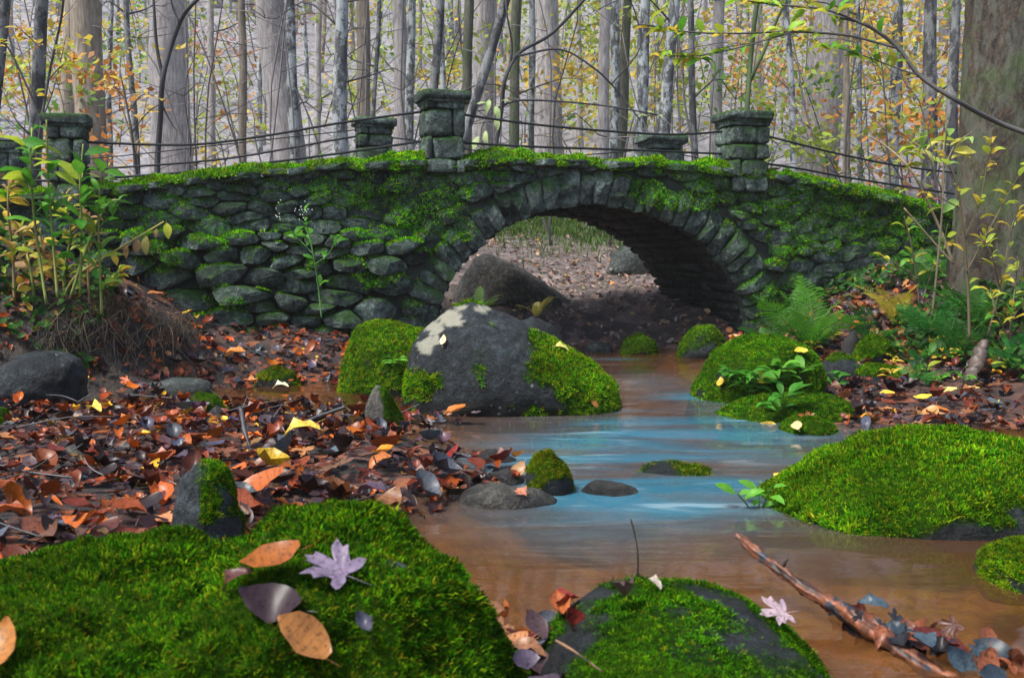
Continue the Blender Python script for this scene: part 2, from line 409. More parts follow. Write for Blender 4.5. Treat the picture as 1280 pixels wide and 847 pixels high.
my = N.n('ShaderNodeMapRange'); N.l(sxyz.outputs[1], my.inputs[0]); my.inputs[1].default_value = 9.5; my.inputs[2].default_value = 13
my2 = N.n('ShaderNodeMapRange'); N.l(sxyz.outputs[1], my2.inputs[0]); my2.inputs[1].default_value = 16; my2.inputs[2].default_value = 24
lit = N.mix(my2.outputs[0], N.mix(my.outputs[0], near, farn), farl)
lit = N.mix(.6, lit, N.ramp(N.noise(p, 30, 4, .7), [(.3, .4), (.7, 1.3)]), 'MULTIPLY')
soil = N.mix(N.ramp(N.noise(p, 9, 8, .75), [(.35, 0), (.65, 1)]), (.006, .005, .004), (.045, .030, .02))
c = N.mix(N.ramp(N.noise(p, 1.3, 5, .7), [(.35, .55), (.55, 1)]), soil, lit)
bedc = N.ramp(N.noise(p, 5, 6, .7), [(.3, (.03, .018, .010)), (.5, (.17, .080, .028)), (.7, (.30, .165, .07))])
bed = N.ramp(sxyz.outputs[2], [(0, 1), (.02, 0)])
mr = N.n('ShaderNodeMapRange'); N.l(sxyz.outputs[2], mr.inputs[0]); mr.inputs[1].default_value = -.06; mr.inputs[2].default_value = .02
mr.inputs[3].default_value = 1; mr.inputs[4].default_value = 0
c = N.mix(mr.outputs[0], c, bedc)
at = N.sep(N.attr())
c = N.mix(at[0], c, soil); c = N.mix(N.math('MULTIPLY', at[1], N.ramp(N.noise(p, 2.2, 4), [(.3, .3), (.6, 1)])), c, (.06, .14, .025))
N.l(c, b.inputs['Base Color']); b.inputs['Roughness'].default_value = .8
bpf = N.n('ShaderNodeMapRange'); N.l(sxyz.outputs[1], bpf.inputs[0]); bpf.inputs[1].default_value = 12; bpf.inputs[2].default_value = 24; bpf.inputs[3].default_value = 1; bpf.inputs[4].default_value = .15
N.bump(N.math('MULTIPLY', bpf.outputs[0], N.math('ADD', vc.outputs['Distance'], N.noise(p, 30, 4))), b, .7, .04)
tag(link('ground', mesh_np('ground', V, F, True, gcol), m), 'leaf strewn stream banks rising to a wooded slope', kind='structure')

# ------------------------------------------------------------------ water
wx = np.arange(-5, 6.01, .08); wy = np.arange(.4, 11.2, .08)
XX, YY = np.meshgrid(wx, wy)
q = np.stack([XX.ravel() * 1.1, YY.ravel() * 4, XX.ravel() * 0], 1)
wz = .006 * fbm(q, 3, 31)
V = np.stack([XX.ravel(), YY.ravel(), wz], 1); nx, ny = len(wx), len(wy)
i = (np.arange(ny - 1)[:, None] * nx + np.arange(nx - 1)[None]).ravel()
F = np.stack([i, i + 1, i + nx + 1, i + nx], 1)
# r: how much silky flow, with painted sky-blue reflection, covers the current
def gb(x, y, cx, cy_, rx, ry, a=1): return a * np.exp(-((x - cx) / rx) ** 2 - ((y - cy_) / ry) ** 2)
x_, y_ = V[:, 0], V[:, 1]
silk_sky = gb(x_, y_, 1.0, 5.6, 1.0, .75, 1) + gb(x_, y_, .45, 4.75, .8, .45, .9) + gb(x_, y_, .45, 3.95, .7, .4, .6) + gb(x_, y_, .75, 4.3, .9, .9, .55) + gb(x_, y_, 1.1, 7.6, .4, .9, .5) + gb(x_, y_, 1.5, 6.7, .5, .5, .8) + gb(x_, y_, .3, 3.3, .4, .25, .25) + gb(x_, y_, 1.0, 9.3, .25, .15, .8)
wc = np.zeros((len(V), 3)); wc[:, 0] = np.clip(silk_sky, 0, 1)
m = bpy.data.materials.new('stream_water'); m.use_nodes = True; t = m.node_tree; t.nodes.clear(); N = NT(t)
out = N.n('ShaderNodeOutputMaterial'); p = N.pos((.55, 2.0, 1))
ns = N.noise(p, 1.0, 3, .5, 1.2); ns2 = N.noise(N.pos((1.1, 6, 1)), 1.2, 3, .5, .8)
tr = N.n('ShaderNodeBsdfTransparent'); tr.inputs[0].default_value = (.78, .66, .50, 1)
df = N.n('ShaderNodeBsdfDiffuse'); df.inputs[0].default_value = (.07, .20, .28, 1)
gl = N.n('ShaderNodeBsdfGlossy'); gl.inputs['Roughness'].default_value = .06; gl.inputs[0].default_value = (1, 1, 1, 1)
a = N.sep(N.attr())[0]
streak = N.math('ADD', N.math('MULTIPLY', ns, .75), N.math('MULTIPLY', ns2, .25))
fm = N.math('MULTIPLY', a, N.ramp(streak, [(.34, .25), (.64, 1)]), True)
fm = N.math('MULTIPLY', fm, .72)
N.l(N.mix(N.math('MULTIPLY', a, N.ramp(N.noise(N.pos((1.0, 4.5, 1)), 1.6, 3, .5, 1.0), [(.55, 0), (.72, 1)])), (.05, .185, .265), (.24, .40, .48)), df.inputs[0])  # blue reflection of the sky painted into the flow's diffuse colour
old = df.inputs[0].links[0].from_socket; N.l(N.mix(N.ramp(fm, [(.0, 0), (.55, 1)]), (.17, .072, .021), old), df.inputs[0])
tot = N.math('ADD', N.math('MULTIPLY', fm, .68), .27)
mx = N.n('ShaderNodeMixShader'); N.l(tot, mx.inputs[0]); N.l(tr.outputs[0], mx.inputs[1]); N.l(df.outputs[0], mx.inputs[2])
fr = N.n('ShaderNodeFresnel'); fr.inputs[0].default_value = 1.33
bp = N.n('ShaderNodeBump'); bp.inputs['Strength'].default_value = .2; bp.inputs['Distance'].default_value = .05; N.l(streak, bp.inputs['Height'])
N.l(bp.outputs[0], gl.inputs['Normal']); N.l(bp.outputs[0], fr.inputs['Normal'])
m2 = N.n('ShaderNodeMixShader'); N.l(fr.outputs[0], m2.inputs[0]); N.l(mx.outputs[0], m2.inputs[1]); N.l(gl.outputs[0], m2.inputs[2]); N.l(m2.outputs[0], out.inputs[0])
tag(link('stream_water', mesh_np('stream_water', V, F, True, wc), m), 'smooth blue and amber stream flowing out from under the arch', kind='structure')

# ------------------------------------------------------------------ the stone bridge
def B(px, py, v=0.0):
    """(u, z) on the bridge's face v metres behind its front"""
    dx, dy = (px - CX) / FPX, (CY - py) / FPX; c, s = math.cos(PITCH), math.sin(PITCH)
    k = c + dy * s
    t = (v + BY0 * ux) / (k * ux - dx * uy)
    x, y = dx * t, k * t
    return np.array((x * ux + (y - BY0) * uy, CAMH + t * (dy * c - s)))
def b2w(u, v, z):
    return np.stack([u * ux - v * uy, BY0 + u * uy + v * ux, z + 0 * u], -1)
bridge = thing('stone_bridge', 'small mossy arched stone footbridge spanning the stream', 'bridge', (0, BY0, 0), AXIS)
TOP = np.array([B(*q) for q in ((-160, 262), (-20, 246), (60, 241), (140, 234), (300, 216), (420, 204), (560, 199), (700, 199), (850, 205), (900, 209), (1000, 222), (1100, 242), (1190, 264), (1290, 292), (1400, 322))])
def ztop(u): return np.interp(u, TOP[:, 0], TOP[:, 1])
def arch(th, off=0.0):
    return B(740 - (197 + off) * math.cos(th), 430 - (174 + off * .97) * math.sin(th))
A_IN = np.array([arch(t) for t in np.linspace(-.05, math.pi + .05, 61)])
U0, U1 = TOP[0, 0], TOP[-1, 0]

# core (mortar behind the stones)
us = np.concatenate([np.linspace(U0, A_IN[0, 0] - 1e-3, 24), A_IN[:, 0], np.linspace(A_IN[-1, 0] + 1e-3, U1, 20)])
zb = np.concatenate([np.full(24, -.5), A_IN[:, 1], np.full(20, -.5)])
zt = ztop(us) - .05
g = Geo(); n = len(us)
for v0, fl in ((.025, 0), (BW - .05, 1)):
    Vv = np.concatenate([np.stack([us, us * 0 + v0, zb], 1), np.stack([us, us * 0 + v0, zt], 1)])
    i = np.arange(n - 1); Fq = np.stack([i, i + 1, i + 1 + n, i + n], 1)
    g.add(Vv, Fq[:, ::-1] if fl else Fq)
Vv = np.concatenate([np.stack([us, us * 0 + .05, zt], 1), np.stack([us, us * 0 + BW - .05, zt], 1)])
g.add(Vv, Fq)
nb = 10
vv = np.linspace(.04, BW - .04, nb)
Vb = np.concatenate([np.stack([A_IN[:, 0], A_IN[:, 0] * 0 + v, A_IN[:, 1] + .012], 1) for v in vv])
i = (np.arange(nb - 1)[:, None] * 61 + np.arange(60)[None]).ravel()
g.add(Vb, np.stack([i, i + 61, i + 62, i + 1], 1))
core = link('mortar_core', g.mesh('mortar_core', False), M['mortar'], bridge)

def resample(poly, n):
    q = np.vstack([poly, poly[:1]]); s = np.concatenate([[0], np.cumsum(np.linalg.norm(np.diff(q, axis=0), axis=1))])
    t = np.linspace(0, s[-1], n, endpoint=False)
    return np.stack([np.interp(t, s, q[:, 0]), np.interp(t, s, q[:, 1])], 1)
def chaikin(p, k):
    for _ in range(k):
        q = np.roll(p, -1, 0); p = np.stack([.86 * p + .14 * q, .14 * p + .86 * q], 1).reshape(-1, 2)
    return p
def inset(p, d):
    c = p.mean(0); r = np.linalg.norm(p - c, axis=1, keepdims=True)
    # push each point towards the centroid, less on the long axis than plain scaling would
    return c + (p - c) * np.clip(1 - d / np.maximum(r * .8, d * 1.5), .3, 1)
STONES = []
def stone(poly, dome=.06, gap=.012, seed=0, rnd=2, parent=bridge, proud=0.0, name='stone', n=18, tilt=.12):
    r = np.random.default_rng(seed)
    p = resample(chaikin(inset(poly, gap), rnd), n); c = p.mean(0); q = p - c
    sz = math.sqrt(max(np.ptp(q[:, 0]) * np.ptp(q[:, 1]), 1e-4)); dome = min(dome, sz * .42) * r.uniform(.7, 1.25)
    tx, tz = r.normal(0, tilt), r.normal(0, tilt) - .05
    off = r.normal(0, .35, 2) * .18
    rings = [(1.0, .12), (1.0, -.0), (.955, -.55 * dome), (.8, -.92 * dome), (.42, -1.02 * dome)]
    V = []
    for s, v in rings:
        pt = q * s + (off * sz * (1 - s))
        V.append(np.stack([pt[:, 0], np.full(n, v) - proud + (tx * pt[:, 0] + tz * pt[:, 1]) * (v < 0), pt[:, 1]], 1))
    V.append(np.array([[off[0] * sz * .9, -1.04 * dome - proud, off[1] * sz * .9]]))
    V = np.concatenate(V)
    for _ in range(3):       # broken facets
        fa = r.uniform(0, 6.28); sl = r.uniform(.3, .9); ex = np.abs(q @ np.array((math.cos(fa), math.sin(fa)))).max()
        lim_ = -dome * 1.05 - proud + np.clip((V[:, [0, 2]] @ np.array((math.cos(fa), math.sin(fa))) - ex * r.uniform(-.1, .45)), 0, None) * sl
        V[:, 1] = np.where(V[:, 1] < .02, np.maximum(V[:, 1], np.minimum(lim_, .01)), V[:, 1])
    nz = fbm(V * 7 + seed * 1.7, 3, seed % 97)
    V[:, 1] += nz * .022 * (V[:, 1] < .05); V[:, 0] += fbm(V * 9 + 40 + seed, 2, 3) * .006; V[:, 2] += fbm(V * 9 + 80 + seed, 2, 4) * .006
    i = np.arange(n); j = (i + 1) % n; Fs = []
    for k in range(len(rings) - 1):
        a, b_ = k * n, (k + 1) * n
        Fs += [np.stack([a + i, a + j, b_ + j], 1), np.stack([a + i, b_ + j, b_ + i], 1)]
    Fs.append(np.stack([(len(rings) - 1) * n + i, (len(rings) - 1) * n + j, np.full(n, len(V) - 1)], 1))
    Fs = np.concatenate(Fs)
    # outward orientation: front face looks to -v
    me = mesh_np(name, V, Fs); me.set_sharp_from_angle(angle=R(26))
    o = link(name, me, M['masonry'], parent, (c[0], 0, c[1]))
    STONES.append((V + np.array((c[0], 0, c[1])), Fs))
    return o

# ring of voussoirs
r = np.random.default_rng(3)
th = [-.02]
while th[-1] < math.pi - .03:
    t_ = th[-1]; th.append(t_ + r.uniform(.062, .115) * (1.15 if t_ < .9 else 1))
th = np.array(th); th = (th - th[0]) / (th[-1] - th[0]) * (math.pi + .04) - .02
for k in range(len(th) - 1):
    t0, t1 = th[k], th[k + 1]
    L = r.uniform(36, 50) + (14 if t0 > 2.1 else 0) * r.random()
    sk = -.05 if t0 > 1.9 else .02
    poly = np.array([arch(t0, r.uniform(-3, 2)), arch(t1, r.uniform(-3, 2)), arch(t1 + sk, L), arch(t0 + sk, L + r.uniform(-4, 4))])
    stone(poly, .07 if t0 > 1.9 else .03, .007 if t0 > 1.9 else .003, 300 + k, 1, proud=.015, name='voussoir', tilt=.05)

# rubble of the spandrels and wing walls: clipped voronoi cells, wider than tall
def clip(poly, a, b_):
    """part of poly nearer to a than to b_"""
    mid, d = (a + b_) / 2, b_ - a
    s = (poly - mid) @ d; o = []
    for k in range(len(poly)):
        p0, p1, s0, s1 = poly[k], poly[(k + 1) % len(poly)], s[k], s[(k + 1) % len(poly)]
        if s0 <= 0: o.append(p0)
        if s0 * s1 < 0: o.append(p0 + (p1 - p0) * (s0 / (s0 - s1)))
    return np.array(o)
ST = np.array((1, 2.35))
ec = (B(740, 430)); rx_o = (B(740 + 246, 430)[0] - B(740 - 246, 430)[0]) / 2 * .985; rz_o = B(740, 430 - 218)[1] - ec[1]
ecu = (B(740 + 246, 430)[0] + B(740 - 246, 430)[0]) / 2
def in_ring(u, z): return ((u - ecu) / rx_o) ** 2 + ((z - ec[1]) / rz_o) ** 2 < 1
def inside(u, z): return (not in_ring(u, z)) and z < ztop(u) - .05 and z > -.12 and U0 + .9 < u < U1 - .7
seeds = []; srad = []
r = np.random.default_rng(11)
for _ in range(9000):
    u, z = r.uniform(U0 + .9, U1 - .7), r.uniform(-.1, 2.0)
    if not inside(u, z): continue
    big = 1.0 + .35 * float(vnoise(np.array([[u * 1.5, z * 2, 4.]]), 9)[0]) + (.12 if z < 1.0 else -.08)
    q = np.array((u, z)) * ST
    rad_ = r.choice((.52, .36, .2, .15), p=(.16, .3, .34, .2)) * big
    if all(np.linalg.norm(q - s) > (rad_ + r2) * .62 for s, r2 in zip(seeds, srad)): seeds.append(q); srad.append(rad_)
seeds = np.array(seeds)
ghost = []
for t_ in np.linspace(-.1, math.pi + .1, 70):
    ghost.append(np.array((ecu - (rx_o - .13) * math.cos(t_), ec[1] + (rz_o - .06) * math.sin(t_))) * ST)
for u in np.arange(U0, U1, .16): ghost.append(np.array((u, ztop(u) + .02)) * ST)
for u in np.arange(U0, U1, .2): ghost.append(np.array((u, -.25)) * ST)
ghost = np.array(ghost)
for it in range(3):
    allp = np.concatenate([seeds, ghost]); cells = []
    for k in range(len(seeds)):
        a = seeds[k]; poly = a + np.array([(-.7, -.7), (.7, -.7), (.7, .7), (-.7, .7)])
        dd = np.linalg.norm(allp - a, axis=1)
        for j in np.argsort(dd)[1:26]:
            if dd[j] > 1e-6: poly = clip(poly, a, allp[j])
            if len(poly) < 3: break
        cells.append(poly)
    if it < 1: seeds = np.array([.4 * c.mean(0) + .6 * s if len(c) > 2 else s for c, s in zip(cells, seeds)])
for k, c in enumerate(cells):
    if len(c) < 3: continue
    p = c / ST; cu, cz = p.mean(0)
    w = pix(b2w(np.array([cu]), 0, np.array([cz])))[0]
    if w[0] < -30 or w[0] > 1300: continue
    gr = gz(*b2w(np.array([cu]), -.15, 0)[0][:2])
    if cz < gr - .14: continue
    low = cu < 0 and cz < 1.15
    an = r.normal(0, .13); p = (p - p.mean(0)) @ np.array([[math.cos(an), math.sin(an)], [-math.sin(an), math.cos(an)]]) + p.mean(0)
    stone(p, .06 if low else .03, .010 if low else .004, k, 1, proud=.05 + r.uniform(0, .10) if low else r.uniform(0, .035), tilt=.25 if low else .10)
# thin coping stones under the moss
u = U0 + .9
while u < U1 - .7:
    w = r.uniform(.16, .5); zt0, zt1 = ztop(u) + .0, ztop(u + w)
    stone(np.array([(u, zt0 - r.uniform(.05, .09)), (u + w, zt1 - r.uniform(.05, .09)), (u + w, zt1 + .0), (u, zt0 + .0)]), .06, .003, int(u * 50) + 900, 2, proud=.05, name='coping_stone', tilt=.05)
    u += w
# vault stones, running through the barrel
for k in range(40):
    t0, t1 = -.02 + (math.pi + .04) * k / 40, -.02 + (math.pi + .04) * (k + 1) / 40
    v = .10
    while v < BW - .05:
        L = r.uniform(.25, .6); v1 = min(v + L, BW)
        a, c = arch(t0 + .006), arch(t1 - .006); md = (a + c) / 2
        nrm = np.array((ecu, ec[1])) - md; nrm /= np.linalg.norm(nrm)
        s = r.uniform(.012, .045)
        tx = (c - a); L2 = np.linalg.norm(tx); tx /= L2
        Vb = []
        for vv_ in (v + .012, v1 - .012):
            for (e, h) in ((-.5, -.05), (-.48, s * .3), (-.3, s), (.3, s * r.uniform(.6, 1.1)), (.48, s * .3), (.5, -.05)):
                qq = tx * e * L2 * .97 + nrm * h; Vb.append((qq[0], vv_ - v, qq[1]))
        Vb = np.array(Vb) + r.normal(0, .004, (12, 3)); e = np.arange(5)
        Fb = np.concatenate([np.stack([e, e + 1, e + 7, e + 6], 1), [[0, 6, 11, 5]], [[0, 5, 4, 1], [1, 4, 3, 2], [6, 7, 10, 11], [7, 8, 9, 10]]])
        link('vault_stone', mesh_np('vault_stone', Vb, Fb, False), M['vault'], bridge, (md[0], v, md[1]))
        v = v1
# gravel path over the bridge
uu = np.linspace(U0, U1, 40); g = Geo()
g.add(np.concatenate([np.stack([uu, uu * 0 + .3, ztop(uu) - .04], 1), np.stack([uu, uu * 0 + BW - .3, ztop(uu) - .04], 1)]), np.stack([np.arange(39), np.arange(1, 40), np.arange(41, 80), np.arange(40, 79)], 1))
link('deck', g.mesh('deck'), M['soil'], bridge)

# pillars
def rockbox(seed, ex=.42, sub=3, nz=.05):
    V, F = ico(sub); q = np.sign(V) * np.abs(V) ** ex; q /= np.abs(q).max(0)
    q = q + (fbm(V * 1.8 + seed * 5.3, 3, seed) * nz)[:, None] * V
    return q, F
RB = [mesh_np('block', *rockbox(s, .42, 3, .12)) for s in range(6)]
SLAB = [mesh_np('slab', *rockbox(s + 20, .3, 3, .07)) for s in range(4)]
for me in RB + SLAB: me.materials.append(M['masonry'])
MOSSY = []
def pillar(px, py_top, py_bot, wpx, v, label, cap_h=.045, over=1.26):
    w = abs(B(px + wpx / 2, py_top, v)[0] - B(px - wpx / 2, py_top, v)[0]); vc = v + w * .5 - .03; c0, c1 = B(px, py_top, vc), B(px, py_bot, v); uc = c0[0]
    zt_, zb_ = c0[1], c1[1]; sw = w / over
    g = Geo(); s = sw / 2 - .045
    bx = np.array([(a, b_, c) for c in (zb_, zt_ - .02) for b_ in (-s, s) for a in (-s, s)])
    g.add(bx, np.array([(0, 1, 5, 4), (1, 3, 7, 5), (3, 2, 6, 7), (2, 0, 4, 6), (4, 5, 7, 6)]))
    o = link('pillar', g.mesh('pillar', False), M['mortar'], bridge, (uc, v + w * .5 - .03, 0)); tag(o, label)
    z = zb_; rr = np.random.default_rng(int(px))
    while z < zt_ - cap_h * 2 - .015:
        h = min(rr.uniform(.11, .24), zt_ - cap_h * 2 - z)
        if zt_ - cap_h * 2 - z - h < .05: h = zt_ - cap_h * 2 - z
        cut = rr.choice((-1, 1)) * rr.uniform(.12, .42) * sw
        for side in range(4):
            a = side * math.pi / 2
            for e0, e1 in ((-sw / 2, cut), (cut, sw / 2)):
                if side % 2 and e0 == -sw / 2: e0, e1 = -sw / 2 + .09, cut
                if side % 2 and e1 == sw / 2: e1 = sw / 2 - .09
                if e1 - e0 < .05: continue
                mid = (e0 + e1) / 2; rad = sw / 2 - .05
                x, y = mid * math.cos(a) + rad * math.sin(a), mid * math.sin(a) - rad * math.cos(a)
                link('stone', RB[rr.integers(6)], None, o, (x, y, z + h / 2), (rr.normal(0, .03), rr.normal(0, .03), a + rr.normal(0, .05)), ((e1 - e0) / 2 - .003, .055 + rr.uniform(0, .012), h / 2 - .002))
        z += h
    link('cap', SLAB[rr.integers(4)], None, o, (0, 0, zt_ - cap_h), (rr.normal(0, .02), rr.normal(0, .02), rr.normal(0, .04)), (w / 2, w / 2, cap_h))
    link('cap', SLAB[rr.integers(4)], None, o, (.01, 0, zt_ - cap_h * 1.9), (0, 0, rr.normal(0, .06)), (w / 2 * .9, w / 2 * .9, cap_h * .7))
    MOSSY.append((uc, v + w * .5, zt_, w))
    return o
pillar(552, 116, 216, 63, -.11, 'tall capped stone pillar left of the arch')
pillar(928, 141, 240, 59, -.10, 'capped stone pillar above the right of the arch')
pillar(467, 148, 225, 54, BW - .45, 'far side pillar between two pale trunks')
pillar(826, 170, 225, 53, BW - .45, 'low far side pillar nearly hidden by the moss')
pillar(84, 144, 260, 62, -.12, 'pillar half hidden by tall herbs')
pillar(6, 178, 260, 60, BW - .45, 'far side pillar at the photo edge')
def cable(pts, v, rad=.011):
    q = np.array([(lambda b_: (b_[0], v, b_[1]))(B(x, y, v)) for x, y in pts])
    link('railing_cable', mesh_np('railing_cable', *tube(spline(q, 40), rad, 6)), M['iron'], bridge)
vf, vr = .14, BW - .25
cable([(-60, 172), (0, 175), (110, 178), (235, 181), (330, 170), (430, 153), (540, 138)], vf)
cable([(-60, 222), (60, 226), (141, 222), (235, 215), (330, 204), (430, 191), (545, 174)], vf)
cable([(60, 214), (141, 210), (285, 198), (430, 173), (467, 170)], vr)
cable([(-40, 196), (60, 200), (140, 196), (285, 180), (467, 160)], vr, .006)
cable([(560, 140), (590, 145), (690, 158), (830, 168), (915, 164)], vf)
cable([(555, 176), (600, 180), (680, 184), (800, 188), (915, 193)], vf)
cable([(467, 170), (520, 176), (600, 189), (660, 194), (740, 193), (826, 185)], vr, .007)
cable([(940, 166), (970, 173), (1060, 195), (1150, 211), (1300, 226)], vf)
cable([(940, 202), (1000, 211), (1060, 222), (1150, 236), (1300, 258)], vf)
cable([(826, 185), (860, 195), (960, 214), (1080, 236)], vr, .006)

# moss on the bridge: patches given in the photograph, laid on the stones
def sprig(k, blades=4, seed=0, up=.75, seg=2):
    r = np.random.default_rng(seed); V = []; F = []
    for b_ in range(blades):
        a = 2 * math.pi * (b_ + r.uniform(-.3, .3)) / blades; e = up + r.uniform(-.3, .25)
        d = np.array((math.cos(a) * math.cos(e), math.sin(a) * math.cos(e), math.sin(e))); s = np.array((-math.sin(a), math.cos(a), 0)) * r.uniform(.055, .10)
        o = len(V); m_ = d * .5 + np.array((0, 0, .1)); tp = d * r.uniform(.85, 1.1) - np.array((0, 0, .08))
        V += [d * 0 - np.array((0, 0, .1)), m_ - s, m_ + s, tp]; F += [(o, o + 1, o + 2), (o + 1, o + 3, o + 2)]
    return np.array(V), np.array(F)
SPR = [sprig(0, 4, s) for s in range(4)]; SPR3 = [sprig(0, 3, s + 9, .9) for s in range(4)]
MOSS_COLS = [(.045, .185, .003), (.095, .31, .004), (.014, .068, .003), (.23, .42, .006), (.27, .28, .010)]
def moss_cover(name, pts, nrm, size, parent, wts=(3, 3, 3, 1.5, .6), tpl=None, inv=None, clump=None, shade=1.0):
    if len(pts) == 0: return None
    g = Geo(); tpl = tpl or SPR
    n = len(pts); idx = rng.integers(len(tpl), size=n)
    c = palette(MOSS_COLS, wts, n, .22)
    tone = 1 + .5 * fbm(pts * 5, 3, 61); c *= np.clip(tone, .3, 1.7)[:, None] * shade
    up = nrm * .75 + np.array((0, 0, .35)); up /= np.linalg.norm(up, axis=1)[:, None]
    Mx = frames(up, rng.uniform(0, 6.28, n), rng.normal(0, .3, n))
    s = size * rng.uniform(.6, 1.35, n)
    if clump is not None: s = s * np.clip(1 + clump * fbm(pts * 9, 2, 71), .75, 1.8)
    for k, (T, TF) in enumerate(tpl):
        q = idx == k
        if q.any(): stamp(g, T, TF, pts[q], Mx[q], s[q], c[q])
    me = g.mesh(name, False)
    o = link(name, me, M['moss'], parent); o['kind'] = 'stuff'
    return o
def blobs(lst): return [(*B(x, y), abs(B(x + rx, y)[0] - B(x, y)[0]), abs(B(x, y - ry)[1] - B(x, y)[1]), a) for x, y, rx, ry, a in lst]
BM = blobs([(500, 235, 60, 35, 1.0), (440, 245, 40, 16, 1.1), (520, 262, 30, 30, .8), (260, 293, 42, 16, 1.0), (250, 275, 30, 12, .8), (180, 290, 40, 40, .7), (560, 230, 25, 40, .8),
            (620, 215, 60, 12, .7), (840, 225, 60, 24, 1.0), (890, 245, 40, 20, .9), (830, 250, 50, 16, .7), (1010, 245, 60, 22, 1.2), (960, 265, 40, 20, .9), (1100, 255, 80, 30, 1.1),
            (1060, 290, 90, 35, .6), (995, 312, 28, 20, 1.0), (1150, 280, 60, 40, .9), (480, 350, 40, 14, .9), (515, 385, 22, 16, 1.0), (290, 380, 26, 10, 1.0), (270, 352, 26, 10, .8), (215, 330, 24, 14, .7),
            (480, 300, 70, 25, .45), (585, 275, 22, 30, .6), (960, 390, 40, 30, .9), (320, 320, 30, 10, .6), (1020, 365, 60, 30, .5), (370, 230, 60, 10, .5), (560, 300, 30, 30, .5)])
g = Geo()
for V_, F_ in STONES: g.add(V_, F_)
SV, SF = np.concatenate(g.V), np.concatenate(g.F)
pt, nr = sample(SV, SF, 155000)
pr = np.zeros(len(pt))
for (cu, cz, ru, rz, a) in BM: pr += a * np.exp(-((pt[:, 0] - cu) / ru) ** 2 - ((pt[:, 2] - cz) / rz) ** 2)
nzv = fbm(pt * np.array((5, 5, 7)), 4, 51)
keep = (nr[:, 1] < .2) & (pr * .95 + .45 * nzv + .5 * nr[:, 2] > .55)
moss_cover('moss', pt[keep], nr[keep], .026, bridge, (3, 4, 2.5, 1.4, .3), SPR3, clump=.6, shade=1.6)
# moss cushion along the top
uu = np.linspace(U0 + .8, U1 - .6, 700); prof = np.linspace(0, 1, 9)
th_ = .06 + .035 * fbm(np.stack([uu * 2.2, uu * 0, uu * 0], 1), 3, 5) + .02 * fbm(np.stack([uu * 9, uu * 0, uu * 0], 1), 2, 6)
hang = .05 + .05 * fbm(np.stack([uu * 3, uu * 0 + 9, uu * 0], 1), 3, 8)
Vc = []
for k, s in enumerate(prof):
    a = s * math.pi * .75
    Vc.append(np.stack([uu, uu * 0 - .10 * np.cos(a) + .03 + (s > .9) * .08, ztop(uu) - .01 + np.clip(th_, .012, 1) * np.sin(a) - (1 - s) ** 2 * np.clip(hang, .01, 1)], 1))
Vc = np.concatenate(Vc); Vc += (fbm(Vc * 14, 2, 33) * .012)[:, None]
i = (np.arange(8)[:, None] * 700 + np.arange(699)[None]).ravel()
Fc = np.stack([i, i + 1, i + 701, i + 700], 1); Fc = np.concatenate([Fc[:, :3], Fc[:, [0, 2, 3]]])
pt, nr = sample(Vc, Fc, 29000)
moss_base = link('moss_cushion', mesh_np('moss_cushion', Vc, Fc), mat_plain('moss_felt', (.03, .075, .008), .95, .8, 40), bridge)
moss_cover('moss', pt, np.where(nr[:, 2:] < -.3, -nr, nr), .034, bridge, (2.5, 4, 2, 3, 1.3), SPR3, clump=.7, shade=1.2)

